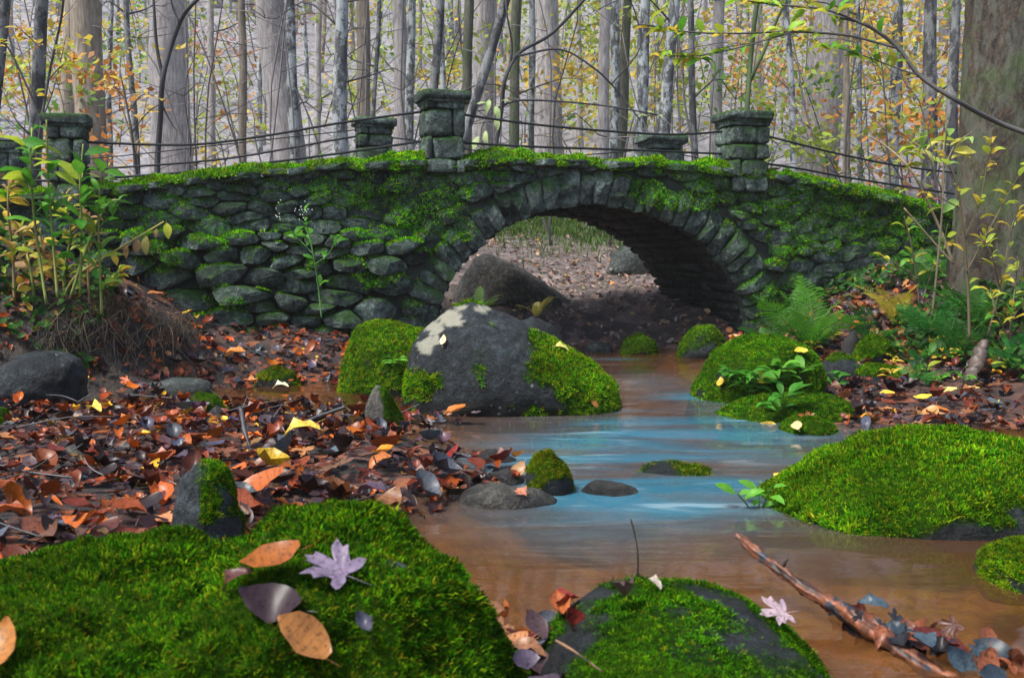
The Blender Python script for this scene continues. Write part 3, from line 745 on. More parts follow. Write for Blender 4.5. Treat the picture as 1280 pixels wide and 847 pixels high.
# ------------------------------------------------------------------ boulders
BOULD = {}
def boulder(key, label, d, poly, depth, seed, mat='rock', sub=5, rough=.06, fine=.012, moss=None, nsprig=0, size=.02, wts=(3, 3, 3, 1.5, .6), lich=None,
            name='boulder', cat='boulder', group=None, cuts=3, tpl=None, clump=.4, square=1.0, shade=.8, mn=.3):
    r = np.random.default_rng(seed)
    W = np.array([P(x, y, d) for x, y in poly]); xz = W[:, [0, 2]]
    lo, hi = xz.min(0), xz.max(0); c = (lo + hi) / 2
    q = resample(xz - c, 240); ang = np.arctan2(q[:, 1], q[:, 0]); rad = np.linalg.norm(q, axis=1)
    o_ = np.argsort(ang); ang, rad = ang[o_], rad[o_]
    Vs, F = ico(sub)
    th = np.arctan2(Vs[:, 2], Vs[:, 0]); rho = np.hypot(Vs[:, 0], Vs[:, 2])
    Rr = np.interp(th, np.concatenate([ang - 2 * math.pi, ang, ang + 2 * math.pi]), np.tile(rad, 3))
    rr = rho ** square
    V = np.stack([c[0] + Rr * rr * np.cos(th), d + depth * np.sign(Vs[:, 1]) * np.abs(Vs[:, 1]) ** .9, c[1] + Rr * rr * np.sin(th)], 1)
    S = max(hi - lo) / 2
    for _ in range(cuts):      # a few worn flat facets on the sides
        nrm = r.normal(size=3); nrm[2] = abs(nrm[2]) * .6; nrm /= np.linalg.norm(nrm)
        ctr = np.array((c[0], d, c[1])); hgt = (V - ctr) @ nrm; lim = hgt.max() * r.uniform(.86, .95)
        V -= np.clip(hgt - lim, 0, None)[:, None] * nrm * .75
    N_ = normals(V, F)
    V = V + N_ * ((fbm(V / S * 1.3 + seed * 7.7, 4, seed) * rough * S) + fbm(V * 14 + seed, 3, seed + 1) * fine - rough * S * .3)[:, None]
    N_ = normals(V, F)
    mk = np.zeros((len(V), 3))
    if moss is not None: mk[:, 0] = np.clip((moss(V, N_) + mn * fbm(V * 6, 4, seed + 5) - .35) * 3.5, 0, 1)
    if lich is not None:
        px_ = pix(V)
        for (x, y, a, b_) in lich:
            e = np.hypot((px_[:, 0] - x) / a, (px_[:, 1] - y) / b_) + .34 * fbm(V * 14, 3, 77)
            mk[:, 1] = np.maximum(mk[:, 1], np.clip((.92 - e) * 9, 0, 1) * (N_[:, 1] < .3))
    base = np.array((c[0], d, max(lo[1], gz(c[0], d) - .05)))
    o = link(name, mesh_np(name, V - base, F, True, mk), M[mat], None, base)
    tag(o, label, cat, group)
    if moss is not None and nsprig:
        pt, nr = sample(V, F, nsprig)
        pr = np.clip((moss(pt, nr) + mn * fbm(pt * 6, 4, seed + 5) - .35) * 3.5, 0, 1)
        k = (rng.random(len(pt)) < pr) & (pt[:, 2] > -.02)
        moss_cover('moss', pt[k] - base, nr[k], size, o, wts, tpl, clump=clump, shade=shade)
    BOULD[key] = (V, F, N_)
    return o
def sstep(x, a, b_): t = np.clip((x - a) / (b_ - a), 0, 1); return t * t * (3 - 2 * t)
up_moss = lambda lo, hi, k=1.0: (lambda V, N_: k * sstep(N_[:, 2], lo, hi))

# the big boulder in midstream: mossy right flank, lichen on its crown
def m1(V, N_):
    q = pix(V); rgt = sstep(q[:, 0] - 615 - (q[:, 1] - 440) * -.25, 0, 100) * (q[:, 1] < 525)
    lft = .7 * np.exp(-((q[:, 0] - 520) / 26) ** 2 - ((q[:, 1] - 480) / 26) ** 2)
    topm = .55 * np.exp(-((q[:, 0] - 590) / 40) ** 2 - ((q[:, 1] - 378) / 6) ** 2)
    return np.maximum(np.maximum(rgt, lft), topm) * (1 - .5 * np.exp(-((q[:, 0] - 690) / 28) ** 2 - ((q[:, 1] - 505) / 22) ** 2))
boulder('main', 'largest midstream boulder, dark with pale lichen spots and a mossy right flank', 6.55,
        [(488, 506), (490, 478), (500, 448), (516, 418), (538, 392), (562, 377), (590, 377), (625, 390), (660, 408), (705, 432), (745, 456), (770, 480), (777, 505), (770, 535), (640, 560), (510, 545)],
        .58, 4, 'rock_dark', 6, .05, .008, m1, 26000, .024, (2, 4, 2.0, 3.0, 2.0),
        [(564, 398, 19, 12), (543, 410, 14, 10), (533, 432, 13, 14), (604, 386, 11, 6), (575, 383, 8, 5), (545, 425, 6, 8)], cuts=2, mn=.5)
boulder('mossb', 'moss coated boulder tucked against the left side of the largest boulder', 7.25,
        [(422, 500), (430, 455), (440, 415), (452, 400), (480, 402), (525, 412), (560, 440), (570, 500), (540, 530), (440, 525)], .42, 9, 'rock', 5, .06, .01, up_moss(-.35, .25, 1.1), 15000, .02, (2, 3, 2, 3, 2))
boulder('wedge', 'small upright wedge stone with mossy edge beside the largest boulder', 5.7,
        [(455, 545), (458, 505), (468, 480), (480, 478), (500, 515), (513, 545), (500, 565), (465, 565)], .13, 13, 'rock_wet', 4, .06, .006,
        lambda V, N_: .9 * sstep(N_[:, 0] + .4 * N_[:, 2], .25, .7), 3500, .011, name='stone', cat='stone')
boulder('island', 'rounded mossy mound carrying green herbs at the right bank edge', 6.9,
        [(858, 520), (872, 478), (892, 440), (930, 422), (975, 418), (1010, 430), (1026, 465), (1030, 500), (1010, 540), (900, 545)], .48, 15, 'rock_dark', 5, .05, .01, up_moss(-.3, .35, 1.05), 22000, .019, (3, 3, 3, 1.3, .6))
boulder('skirt', 'low moss covered stone at the foot of the herb covered mound', 6.1,
        [(880, 525), (930, 500), (990, 492), (1050, 497), (1085, 515), (1090, 540), (1000, 555), (900, 550)], .33, 16, 'rock_dark', 5, .05, .01, up_moss(-.3, .3, 1.0), 9000, .018, (3, 2.5, 3, 1.2, .8))
boulder('pebble', 'small low mossy stone with a yellow leaf before the mound', 5.55, [(968, 548), (985, 527), (1015, 519), (1042, 527), (1054, 548), (1010, 560)], .16, 17, 'rock_dark', 4, .05, .01, up_moss(-.3, .3, 1.0), 3000, .016, name='stone', cat='stone')
def m5(V, N_):
    return sstep(N_[:, 2] + .35 * fbm(V * 4, 4, 8), .22, .72) * 1.35
boulder('right', 'wide bright green moss covered boulder at the right of the stream', 3.95,
        [(925, 667), (950, 642), (985, 615), (1040, 582), (1100, 560), (1165, 550), (1230, 552), (1300, 562), (1380, 587), (1450, 637), (1440, 690), (1330, 712), (1120, 705), (1030, 682)],
        .56, 19, 'rock_dark', 5, .045, .012, m5, 64000, .021, (3, 3.6, 2.4, 2.4, 1.4), clump=.9, shade=.8, square=.62, tpl=SPR3, mn=.45)
boulder('corner', 'small round stone with a mossy rim at the right photo edge', 3.0, [(1222, 740), (1235, 705), (1262, 685), (1300, 680), (1345, 700), (1345, 735), (1290, 750)], .2, 21, 'rock', 5, .05, .01, up_moss(.2, .6, .9), 4000, .015, (2, 2, 1, 3, 3), name='stone', cat='stone')
def m7(V, N_):
    q = pix(V); bare = 1.1 * np.exp(-((q[:, 0] - 592) / 20) ** 2 - ((q[:, 1] - 728) / 15) ** 2) + .6 * np.exp(-((q[:, 0] - 310) / 34) ** 2 - ((q[:, 1] - 668) / 9) ** 2) + .5 * np.exp(-((q[:, 0] - 495) / 30) ** 2 - ((q[:, 1] - 705) / 12) ** 2)
    return 1.25 * sstep(N_[:, 2], -.6, -.1) - 1.5 * bare
boulder('front', 'broad moss carpeted foreground boulder with fallen leaves on top', 2.15,
        [(-120, 787), (-60, 738), (20, 716), (100, 697), (170, 697), (235, 712), (275, 716), (305, 690), (345, 668), (390, 656), (435, 657), (490, 672), (535, 699), (575, 742), (605, 782), (640, 827), (668, 877), (670, 957), (400, 1027), (0, 987), (-110, 907)],
        .55, 23, 'rock', 6, .03, .028, m7, 92000, .0165, (3, 3.0, 3.4, 1.8, 1.2), [(592, 730, 24, 14)], cuts=0, clump=.8, square=.8, tpl=SPR3, shade=.52, mn=.42)
boulder('front2', 'flat dark foreground boulder thinly mossed with a white maple leaf', 2.25,
        [(655, 862), (690, 797), (740, 762), (800, 747), (870, 752), (940, 770), (1000, 797), (1045, 832), (1072, 882), (1060, 962), (850, 992), (670, 952)],
        .42, 25, 'rock_dark', 5, .03, .01, lambda V, N_: .40 * sstep(N_[:, 2], -.2, .6) + .38 * fbm(V * 4, 4, 12) + .22 * sstep(pix(V)[:, 1], 750, 830), 40000, .0125, (3, 2.5, 3.5, .8, .3), cuts=1, clump=.5, square=.8, shade=.6)
boulder('upright', 'upright dark mossy stone standing in the leaf litter behind the foreground boulder', 3.05,
        [(212, 690), (222, 630), (232, 590), (250, 573), (272, 580), (290, 610), (303, 645), (305, 690), (260, 710)], .14, 27, 'rock_dark', 5, .05, .008, lambda V, N_: .62 * sstep(N_[:, 0] + .5 * N_[:, 2], -.5, 1.0) + .55 * fbm(V * 9, 3, 2), 9000, .011, (2, 1.5, 3, 1.5, 1.5))
boulder('log', 'dark rounded boulder with a flat face below the left bank', 6.3, [(-10, 500), (2, 462), (30, 441), (65, 437), (95, 448), (106, 470), (104, 500), (60, 520), (5, 515)], .28, 29, 'rock_dark', 5, .04, .012, cuts=1)
boulder('edge', 'mossy stone cut by the left photo edge', 5.2, [(-50, 560), (-30, 520), (0, 508), (14, 530), (12, 560), (-10, 575)], .15, 30, 'rock_dark', 4, .05, .01, up_moss(0, .5), 2500, .014, name='stone', cat='stone')
small = [('lit1', 'wet grey rounded stone half sunk in the leaf litter at left', 4.6, [(62, 582), (72, 562), (98, 552), (126, 562), (132, 582), (98, 596)], .13, 'rock_wet', None, 0),
 ('lit2', 'moss topped round stone standing in the leaf litter', 5.7, [(226, 545), (230, 510), (245, 490), (268, 494), (288, 515), (294, 545), (260, 560)], .15, 'rock_dark', up_moss(.3, .8), 2500),
 ('lit3', 'small grey stone with an orange leaf leaning on the moss topped stone', 5.45, [(250, 548), (256, 520), (270, 508), (284, 520), (290, 548), (268, 556)], .09, 'rock_wet', None, 0),
 ('slab1', 'flat grey slab at the foot of the left bank', 7.1, [(158, 502), (175, 480), (215, 472), (262, 476), (274, 498), (255, 512), (190, 514)], .22, 'rock', up_moss(.8, 1.2, .8), 1500),
 ('moss3', 'small yellow mossed stone in the shallow water below the wall', 7.5, [(316, 488), (324, 466), (345, 458), (366, 464), (378, 486), (345, 498)], .13, 'rock', up_moss(0, .6), 2500),
 ('slim', 'narrow mossy stone lying in the litter behind the upright stone', 4.2, [(112, 618), (130, 600), (165, 594), (198, 602), (206, 618), (160, 632)], .1, 'rock_dark', up_moss(.2, .7, .8), 2000),
 ('tip', 'small pointed mossy stone at the water edge by the red leaf', 4.15, [(654, 624), (658, 594), (670, 570), (688, 564), (704, 580), (716, 604), (722, 624), (690, 645)], .12, 'rock_dark', up_moss(.0, .6), 4500),
 ('flat1', 'pale flat wet stone at the edge of the litter spit', 3.95, [(566, 635), (580, 612), (625, 603), (675, 610), (700, 630), (670, 648), (600, 650)], .15, 'rock_wet', None, 0),
 ('flat2', 'rounded brown wet stone behind the pale flat stone', 4.75, [(572, 588), (590, 568), (618, 562), (645, 572), (655, 590), (610, 600)], .13, 'rock_wet', None, 0),
 ('flat3', 'small bluish wet stone between pale flat stone and red leaf', 4.3, [(605, 606), (615, 590), (635, 586), (655, 596), (660, 610), (630, 618)], .08, 'rock_wet', None, 0),
 ('mid', 'long low dark rock breaking the surface in midstream', 4.5, [(778, 600), (800, 585), (835, 579), (880, 584), (925, 594), (950, 603), (900, 615), (810, 614)], .12, 'rock_dark', up_moss(.3, .9, .6), 3000),
 ('sunk', 'red brown stone just awash below the pointed mossy stone', 4.12, [(718, 622), (735, 605), (765, 600), (795, 608), (805, 622), (760, 636)], .1, 'rock_wet', None, 0),
 ('sunk2', 'low leaf brown stone awash downstream of the pale flat stone', 3.75, [(640, 668), (662, 655), (700, 650), (735, 658), (745, 670), (690, 682)], .1, 'rock_wet', None, 0),
 ('far1', 'round mossy stone on the far water edge under the arch', 9.9, [(774, 446), (780, 425), (800, 416), (818, 425), (824, 446), (800, 455)], .2, 'rock_dark', up_moss(-.5, .2), 4000),
 ('far2', 'mossy block at the foot of the right arch springing', 9.55, [(842, 452), (852, 425), (868, 408), (890, 405), (908, 425), (912, 452), (875, 465)], .25, 'rock_dark', up_moss(-.3, .5, .8), 4000),
 ('far3', 'low grey stone left of the round mossy stone under the arch', 10.0, [(722, 446), (732, 430), (748, 425), (764, 432), (770, 446), (745, 455)], .18, 'rock', None, 0),
 ('bank1', 'mossy stone in the leaf covered right bank behind the mound', 7.3, [(1062, 488), (1068, 462), (1090, 452), (1120, 458), (1136, 478), (1132, 495), (1095, 502)], .2, 'rock_dark', up_moss(0, .6), 4000),
 ('bank2', 'small mossy lump beside the broken stump on the right bank', 7.9, [(1064, 455), (1072, 430), (1090, 418), (1112, 425), (1120, 450), (1090, 462)], .17, 'rock_dark', up_moss(-.4, .2), 3500),
 ('bank3', 'dark wet stone at the right water edge behind the bright boulder', 5.7, [(1070, 550), (1082, 534), (1105, 528), (1132, 536), (1142, 550), (1105, 560)], .14, 'rock_wet', None, 0),
 ('bank4', 'dark block lying between mound and right bank', 7.5, [(1020, 480), (1030, 450), (1050, 440), (1072, 452), (1078, 480), (1050, 492)], .2, 'rock_dark', up_moss(.5, 1), 1500),
 ('arch2', 'pale boulder resting on the leafy slope seen through the arch', 13.2, [(756, 345), (764, 315), (785, 302), (812, 306), (832, 325), (838, 350), (800, 360)], .35, 'rock', up_moss(.6, 1, .7), 800),
 ('shadow', 'dark rock behind the crown of the largest boulder', 8.2, [(630, 425), (645, 402), (665, 396), (690, 405), (705, 425), (690, 445), (640, 445)], .25, 'rock_dark', None, 0)]
for k, (key, lab, d, poly, dep, mat, mo, ns) in enumerate(small):
    boulder(key, lab, d, poly, dep, 40 + k, mat, 4, .06, .008, mo, ns, .015 if d < 6 else .02, ((2, 2.5, 2.5, 1.8, 1.2) if key not in ('tip', 'moss3', 'mid') else (.5, .4, 1.5, .6, 3.5)), name='stone', cat='stone', cuts=2)
boulder('archrock', 'long slanting grey boulder seen through the left of the arch', 11.55,
        [(555, 385), (572, 350), (590, 322), (606, 314), (632, 325), (680, 352), (720, 376), (740, 396), (720, 412), (640, 412), (565, 408)], .28, 31, 'rock_wet', 5, .04, .012, up_moss(.75, 1.1, .5), 1500, cuts=2)

def on_rock(key, px, py):
    V, F, N_ = BOULD[key]; q = pix(V); dd = np.hypot(q[:, 0] - px, q[:, 1] - py)
    c = np.where(dd < max(dd.min() * 1.5, 9))[0]; k = c[np.argmin(np.linalg.norm(V[c] - np.array((0, 0, CAMH)), axis=1))]
    return V[k], N_[k]

# ------------------------------------------------------------------ leaves
def leaf_oval(wid=.32, fold=.12, curl=.25, seed=0, n=6, wav=.03):
    r = np.random.default_rng(seed); V = []; t = np.linspace(0, 1, n)
    for k, y in enumerate(t):
        w = wid * math.sin(math.pi * min(max(y, .03), .985) ** .85) ** .8
        z0 = curl * (y - .5) ** 2 * (1 if seed % 2 else -1) + .06
        V += [(-w, y, z0 + fold * w * 2 + r.normal(0, wav)), (0, y, z0), (w, y, z0 + fold * w * 2 * r.uniform(.3, 1.5) + r.normal(0, wav))]
    F = []
    for k in range(n - 1):
        for c in (0, 1):
            a = k * 3 + c; F += [(a, a + 1, a + 4), (a, a + 4, a + 3)]
    V = np.array(V); V[:, 1] -= .5
    # stalk
    o = len(V); V = np.vstack([V, [(-.012, -.5, .06), (.012, -.5, .06), (.03, -.78, .1)]]); F.append((o, o + 1, o + 2))
    return V, np.array(F)
def leaf_maple(seed=0, curl=.3, lo=False):
    r = np.random.default_rng(seed)
    half = [(0, 1.0), (7, .80), (15, .84), (19, .60), (26, .38), (33, .60), (40, .78), (50, .93), (56, .72), (65, .73), (70, .52), (82, .34), (93, .50), (106, .62), (116, .48), (132, .28), (160, .10)]
    al = half + [(360 - a, q) for a, q in half[:0:-1]]
    pts = np.array([(math.sin(R(a + r.normal(0, 1.5))) * q * r.uniform(.93, 1.05) * .95, math.cos(R(a)) * q * r.uniform(.93, 1.05)) for a, q in al])
    rd = np.linalg.norm(pts, axis=1); ph = r.uniform(0, 6.28)
    zf = lambda p_: curl * .35 * np.linalg.norm(p_, axis=1) ** 2 * np.sin(2.2 * np.arctan2(p_[:, 0], p_[:, 1]) + ph) + .22 * abs(curl) * np.abs(p_[:, 0]) + .04
    mid = pts * .5; n = len(pts)
    V = np.vstack([[(0, 0, .0)], np.column_stack([mid, zf(mid) + r.normal(0, .012, n)]), np.column_stack([pts, zf(pts) + r.normal(0, .03, n)])])
    F = [(0, (k + 1) % n + 1, k + 1) for k in range(n)]
    for k in range(n):
        j = (k + 1) % n; F += [(k + 1, j + 1, n + j + 1), (k + 1, n + j + 1, n + k + 1)]
    if lo:
        V = np.vstack([V[:1], V[1 + n:1 + 2 * n]]); F = [(0, (k + 1) % n + 1, k + 1) for k in range(n)]
    o = len(V); V = np.vstack([V, [(-.014, -.02, .01), (.014, -.02, .01), (.06, -.75, .12)]]); F.append((o, o + 1, o + 2))
    return V * .56, np.array(F)
LEAVES = [leaf_oval(.30, .15, .5, 1), leaf_oval(.26, .45, .6, 2), leaf_oval(.34, .1, .9, 3), leaf_oval(.22, .3, .9, 4), leaf_oval(.36, .25, .3, 5), leaf_maple(1, .5), leaf_maple(2, -.5), leaf_maple(3, .9), leaf_oval(.3, .7, 1.2, 7)]
LEAVES_LO = LEAVES[:5] + [leaf_maple(1, .5, True), leaf_maple(2, -.5, True), leaf_maple(3, .9, True)] + LEAVES[8:]
LEAF_ME = [mesh_np('fallen_leaf', v, f) for v, f in LEAVES]
for me in LEAF_ME: me.materials.append(M['leaf'])
LC = [(.020, .010, .010), (.10, .020, .010), (.45, .10, .010), (.22, .045, .010), (.36, .16, .06), (.065, .038, .052), (.055, .065, .085), (.62, .33, .02), (.14, .055, .028)]
def lay(px, n, tilt, s, yaw, kind, colr, label, group=None, lift=.008, name='fallen_leaf'):
    Mx = frames(np.array([n]), np.array([yaw]), np.array([tilt]))[0]
    o = link(name, LEAF_ME[kind]); o.matrix_world = Matrix.Translation(Vector(px + np.array(n) * lift)) @ Matrix(Mx.tolist()).to_4x4() @ Matrix.Scale(s, 4)
    o.color = (*colr, 1); tag(o, label, 'leaf', group); return o
# single leaves one can point to
sp = [('front', 342, 714, .115, 1.9, .1, 0, (.26, .075, .010), 'orange brown oval leaf on the foreground moss, uppermost'),
 ('front', 421, 728, .17, .5, .1, 5, (.19, .145, .21), 'pale lavender maple leaf on the foreground moss'),
 ('front', 345, 762, .12, 1.2, .1, 2, (.03, .016, .02), 'dark purple brown leaf under the orange oval leaf'),
 ('front', 372, 806, .115, .5, .1, 4, (.30, .125, .035), 'tan oval leaf lowest on the foreground moss'),
 ('front', 8, 812, .11, .1, .1, 0, (.34, .13, .02), 'orange leaf cut by the left edge on the foreground moss'),
 ('front', 458, 782, .05, .4, .2, 8, (.05, .05, .08), 'small dark curled leaf right of the lavender maple leaf'),
 ('front', 298, 728, .07, 2.3, .2, 3, (.09, .03, .025), 'slim dark red leaf left of the purple brown leaf'),
 ('front', 640, 835, .07, 1.3, .2, 2, (.10, .075, .11), 'grey purple leaf at the lower edge of the foreground moss'),
 ('front2', 985, 766, .125, 1.0, .15, 5, (.38, .28, .31), 'pinkish white maple leaf on the flat dark boulder'),
 ('front2', 785, 760, .10, 1.6, .5, 8, (.09, .055, .05), 'curled brown leaf on the flat dark boulder'),
 ('front2', 812, 735, .05, .6, .1, 3, (.35, .30, .24), 'small beige leaf near the crest of the flat dark boulder'),
 ('main', 548, 425, .075, .2, .0, 0, (.80, .68, .32), 'pale yellow leaf stuck to the lichen face of the largest boulder'),
 ('main', 703, 428, .11, 1.1, .1, 3, (.62, .56, .14), 'yellow leaf lying on the moss of the largest boulder'),
 ('main', 750, 505, .06, .7, .1, 1, (.50, .20, .05), 'orange leaf low on the mossy flank of the largest boulder'),
 ('island', 951, 468, .17, 1.5, .2, 1, (.72, .52, .05), 'long yellow leaf on the herbs of the mossy mound'),
 ('island', 895, 475, .09, .3, .4, 0, (.60, .38, .04), 'yellow leaf on the left shoulder of the mossy mound'),
 ('island', 1004, 435, .09, 1.3, .2, 4, (.75, .5, .05), 'bright yellow leaf on the crown of the mossy mound'),
 ('skirt', 1012, 517, .14, .9, .3, 7, (.30, .09, .02), 'rust brown maple leaf on the low mossy stone'),
 ('skirt', 968, 533, .11, 1.2, .2, 0, (.75, .5, .05), 'bright yellow leaf at the foot of the low mossy stone'),
 ('pebble', 992, 530, .085, .6, .3, 4, (.65, .50, .22), 'cream yellow leaf on the small low mossy stone'),
 ('lit3', 272, 524, .095, .2, .1, 0, (.65, .28, .03), 'orange yellow leaf on the small grey stone'),
 ('lit1', 98, 570, .085, .9, .1, 4, (.45, .27, .10), 'ochre leaf on the wet grey rounded stone'),
 ('flat1', 655, 612, .09, 1.4, .1, 7, (.45, .16, .09), 'salmon leaf on the pale flat wet stone'),
 ('right', 975, 590, .05, 1.4, .2, 0, (.55, .42, .05), 'small yellow leaf at the tip of the bright boulder')]
for key, x, y, s, yaw, tl, kd, cc, lab in sp:
    q, n_ = on_rock(key, x, y); n_ = n_ * .7 + np.array((0, -.3, .3)); n_ /= np.linalg.norm(n_)
    lay(q, n_, tl, s, yaw, kd, cc, lab, 'fallen leaves on the rocks', .03 if key.startswith('front') else .018)
gl_ = [(212, 628, 3.3, .13, .3, 5.9, 0, (.60, .24, .10), 'salmon orange leaf left of the upright mossy stone'),
 (300, 612, 3.55, .17, .5, 5.2, 4, (.28, .07, .03), 'large rust leaf right of the upright mossy stone'),
 (105, 655, 3.25, .14, .35, 1.3, 2, (.42, .10, .015), 'burnt orange leaf behind the foreground moss at left'),
 (92, 640, 3.3, .09, .2, .4, 3, (.72, .52, .14), 'cream yellow leaf behind the burnt orange leaf'),
 (48, 648, 3.3, .18, .3, .4, 5, (.06, .04, .055), 'dark purple maple leaf behind the foreground moss at left'),
 (375, 540, 4.9, .19, .2, 1.7, 3, (.62, .42, .06), 'long yellow leaf lying in the middle of the litter'),
 (480, 588, 4.35, .14, .5, .8, 4, (.62, .24, .02), 'bright orange leaf near the litter spit edge'),
 (498, 565, 4.6, .07, .6, .3, 0, (.68, .38, .03), 'small yellow orange leaf behind the bright orange leaf'),
 (565, 588, 4.4, .19, .5, 1.2, 7, (.22, .02, .015), 'deep red curled leaf at the tip of the litter spit'),
 (648, 575, 4.55, .09, .8, .3, 4, (.68, .25, .02), 'orange leaf standing beside the small pointed mossy stone'),
 (475, 600, 4.2, .12, .3, 2.2, 1, (.48, .15, .04), 'orange brown leaf below the bright orange leaf'),
 (420, 600, 4.1, .26, .4, .6, 5, (.16, .085, .05), 'large dull brown maple leaf at the litter spit'),
 (330, 605, 3.8, .22, .5, 1.8, 4, (.40, .10, .02), 'glossy orange brown leaf in the lower litter'),
 (570, 526, 5.75, .16, .5, 1.2, 4, (.50, .16, .03), 'orange leaf on the sandbar before the largest boulder'),
 (595, 528, 5.75, .10, .5, .2, 0, (.45, .38, .42), 'greyish white leaf on the sandbar before the largest boulder'),
 (672, 758, 2.35, .17, .6, .4, 7, (.11, .018, .016), 'wet dark red maple leaf between the two foreground boulders'),
 (640, 762, 2.3, .11, .5, 1.6, 0, (.50, .22, .10), 'tan leaf left of the wet dark red maple leaf'),
 (632, 735, 2.5, .08, .7, .9, 8, (.40, .12, .03), 'curled orange leaf behind the tan leaf'),
 (690, 800, 2.1, .10, .5, 1.1, 2, (.06, .04, .06), 'dark purple leaf in the gap between the foreground boulders'),
 (235, 392, 8.2, .12, .4, 1.1, 0, (.70, .45, .03), 'yellow leaf at the foot of the left wall'),
 (246, 390, 8.25, .10, .4, .3, 1, (.72, .50, .04), 'second yellow leaf at the foot of the left wall, further from the herbs'),
 (292, 432, 7.7, .19, .4, 1.5, 1, (.55, .20, .04), 'orange leaf halfway down the leafy slope below the wall'),
 (350, 492, 7.0, .12, .2, 1.5, 3, (.75, .66, .40), 'pale cream leaf at the shallow water below the slope'),
 (118, 530, 5.6, .15, .3, .9, 3, (.70, .48, .08), 'yellow leaf amid brown litter below the dark rounded boulder'),
 (840, 372, 11.6, .2, .4, .5, 7, (.46, .20, .06), 'orange maple leaf low on the slope seen through the arch'),
 (1108, 515, 6.3, .10, .3, .8, 4, (.72, .48, .05), 'yellow leaf at the right water edge by the mound'),
 (1215, 512, 6.5, .10, .3, .4, 0, (.68, .52, .16), 'cream leaf by the right water edge behind the bright boulder'),
 (1185, 513, 6.4, .10, .3, 1.4, 4, (.72, .55, .16), 'cream yellow leaf left of its neighbour at the right water edge'),
 (1152, 525, 6.1, .11, .3, 1.1, 0, (.75, .5, .05), 'bright yellow leaf nearest the bright boulder on the right bank'),
 (1265, 478, 7.0, .24, .4, .3, 5, (.15, .17, .24), 'blue grey maple leaf on the right bank below the ferns'),
 (1240, 455, 7.2, .2, .5, 1.0, 2, (.50, .13, .02), 'orange leaf above the blue grey maple leaf'),
 (1245, 402, 7.9, .3, .6, .4, 6, (.34, .13, .06), 'large brown maple leaf hanging near the big trunk base'),
 (970, 208, 10.2, .2, .6, .4, 5, (.45, .22, .14), 'tan maple leaf on the bridge moss right of the pillar')]
for x, y, d, s, tl, yaw, kd, cc, lab in gl_:
    q = P(x, y, d)
    if lab.startswith('tan maple leaf on'): b_ = B(972, 212, .05); q = b2w(np.array([b_[0]]), .05, np.array([ztop(b_[0]) + .06]))[0]
    else: q[2] = max(gz(q[0], q[1]), .0) + .035 + s * .15
    lay(q, (0, -.35, .94), tl, s, yaw, kd, cc, lab, 'fallen leaves that stand out')

LM = [((258, 628), 'the upright mossy stone'), ((98, 570), 'the wet grey rounded stone'), ((258, 520), 'the moss topped round stone'), ((55, 475), 'the dark rounded boulder'), ((485, 515), 'the wedge stone'),
      ((685, 595), 'the pointed mossy stone'), ((160, 610), 'the narrow mossy stone'), ((375, 540), 'the long yellow leaf'), ((565, 588), 'the deep red curled leaf'), ((420, 600), 'the large dull brown maple leaf'), ((105, 655), 'the burnt orange leaf'),
      ((215, 492), 'the flat grey slab'), ((345, 475), 'the yellow mossed stone'), ((310, 545), 'the leaning dark twig'), ((460, 640), 'the rear rim of the foreground boulder'), ((330, 605), 'the glossy orange brown leaf'), ((5, 600), 'the left photo edge'),
      ((1100, 475), 'the mossy right bank stone'), ((1063, 400), 'the broken stump'), ((1222, 455), 'the short broken log'), ((1200, 420), 'the blue green fern'), ((1265, 478), 'the blue grey maple leaf'), ((1152, 525), 'the bright yellow bank leaf'), ((1012, 400), 'the large bright fern'), ((1120, 350), 'the yellow fern'), ((950, 450), 'the mossy mound'), ((1245, 402), 'the large brown maple leaf')]
def near(p):
    q = pix(np.asarray(p))[0]; return min(LM, key=lambda l: math.hypot(l[0][0] - q[0], 1.6 * (l[0][1] - q[1])))[1]
SHAPE = ['oval', 'folded', 'broad oval', 'narrow', 'rounded', 'lobed', 'bent lobed', 'curled lobed', 'rolled']
# litter: density over the banks
def litter_p(x, y, z):
    p = np.zeros_like(x)
    left = (x < -.35 + .1 * np.sin(y * 9) + .38 * np.exp(-((y - 4.35) / .45) ** 2)) & (y > 2.6) & (y < 7.6); p[left] = 1.0
    p[(x < -.5) & (y >= 7.4) & (y < 9.6)] = .9
    p[(x > 1.9) & (y > 5.5) & (y < 10.2)] = .75
    p[(y > 10.2) & (y < 17)] = .42
    p[(x > 3) & (y < 6)] = .5
    p[(x < -2.6) & (y > 6.3) & (y < 8.2)] = .6
    p = p * np.where(z > -.035, 1, np.where(z > -.075, .35, 0))
    return p
n = 68000
y_ = np.sqrt(rng.uniform(2.4 ** 2, 17 ** 2, n)); x_ = rng.uniform(-1, 1, n) * (.56 * y_ + .2)
z_ = ground(x_, y_)
lv = -x_ * uy + (y_ - BY0) * ux; lu = x_ * ux + (y_ - BY0) * uy
und = (lv > -.05) & (lv < BW) & ((lu < A_IN[0, 0] + .1) | (lu > A_IN[-1, 0] - .1))
patch = np.clip(.75 + .6 * fbm(np.stack([x_, y_, x_ * 0], 1) * 1.1, 3, 19), .15, 1)
k = (rng.random(n) < litter_p(x_, y_, z_) * patch * np.clip(9.5 / y_, .5, 1.0)) & ~und
x_, y_, z_ = x_[k], y_[k], z_[k]; n = len(x_)
def lean(n): return np.abs(rng.normal(0, .38, n))
eps = .03
gn = np.stack([-(ground(x_ + eps, y_, False) - ground(x_ - eps, y_, False)) / (2 * eps), -(ground(x_, y_ + eps, False) - ground(x_, y_ - eps, False)) / (2 * eps), np.ones(n)], 1)
gn /= np.linalg.norm(gn, axis=1)[:, None]
pts = np.stack([x_, y_, np.maximum(z_, 0) + rng.uniform(.004, .045, n)], 1)
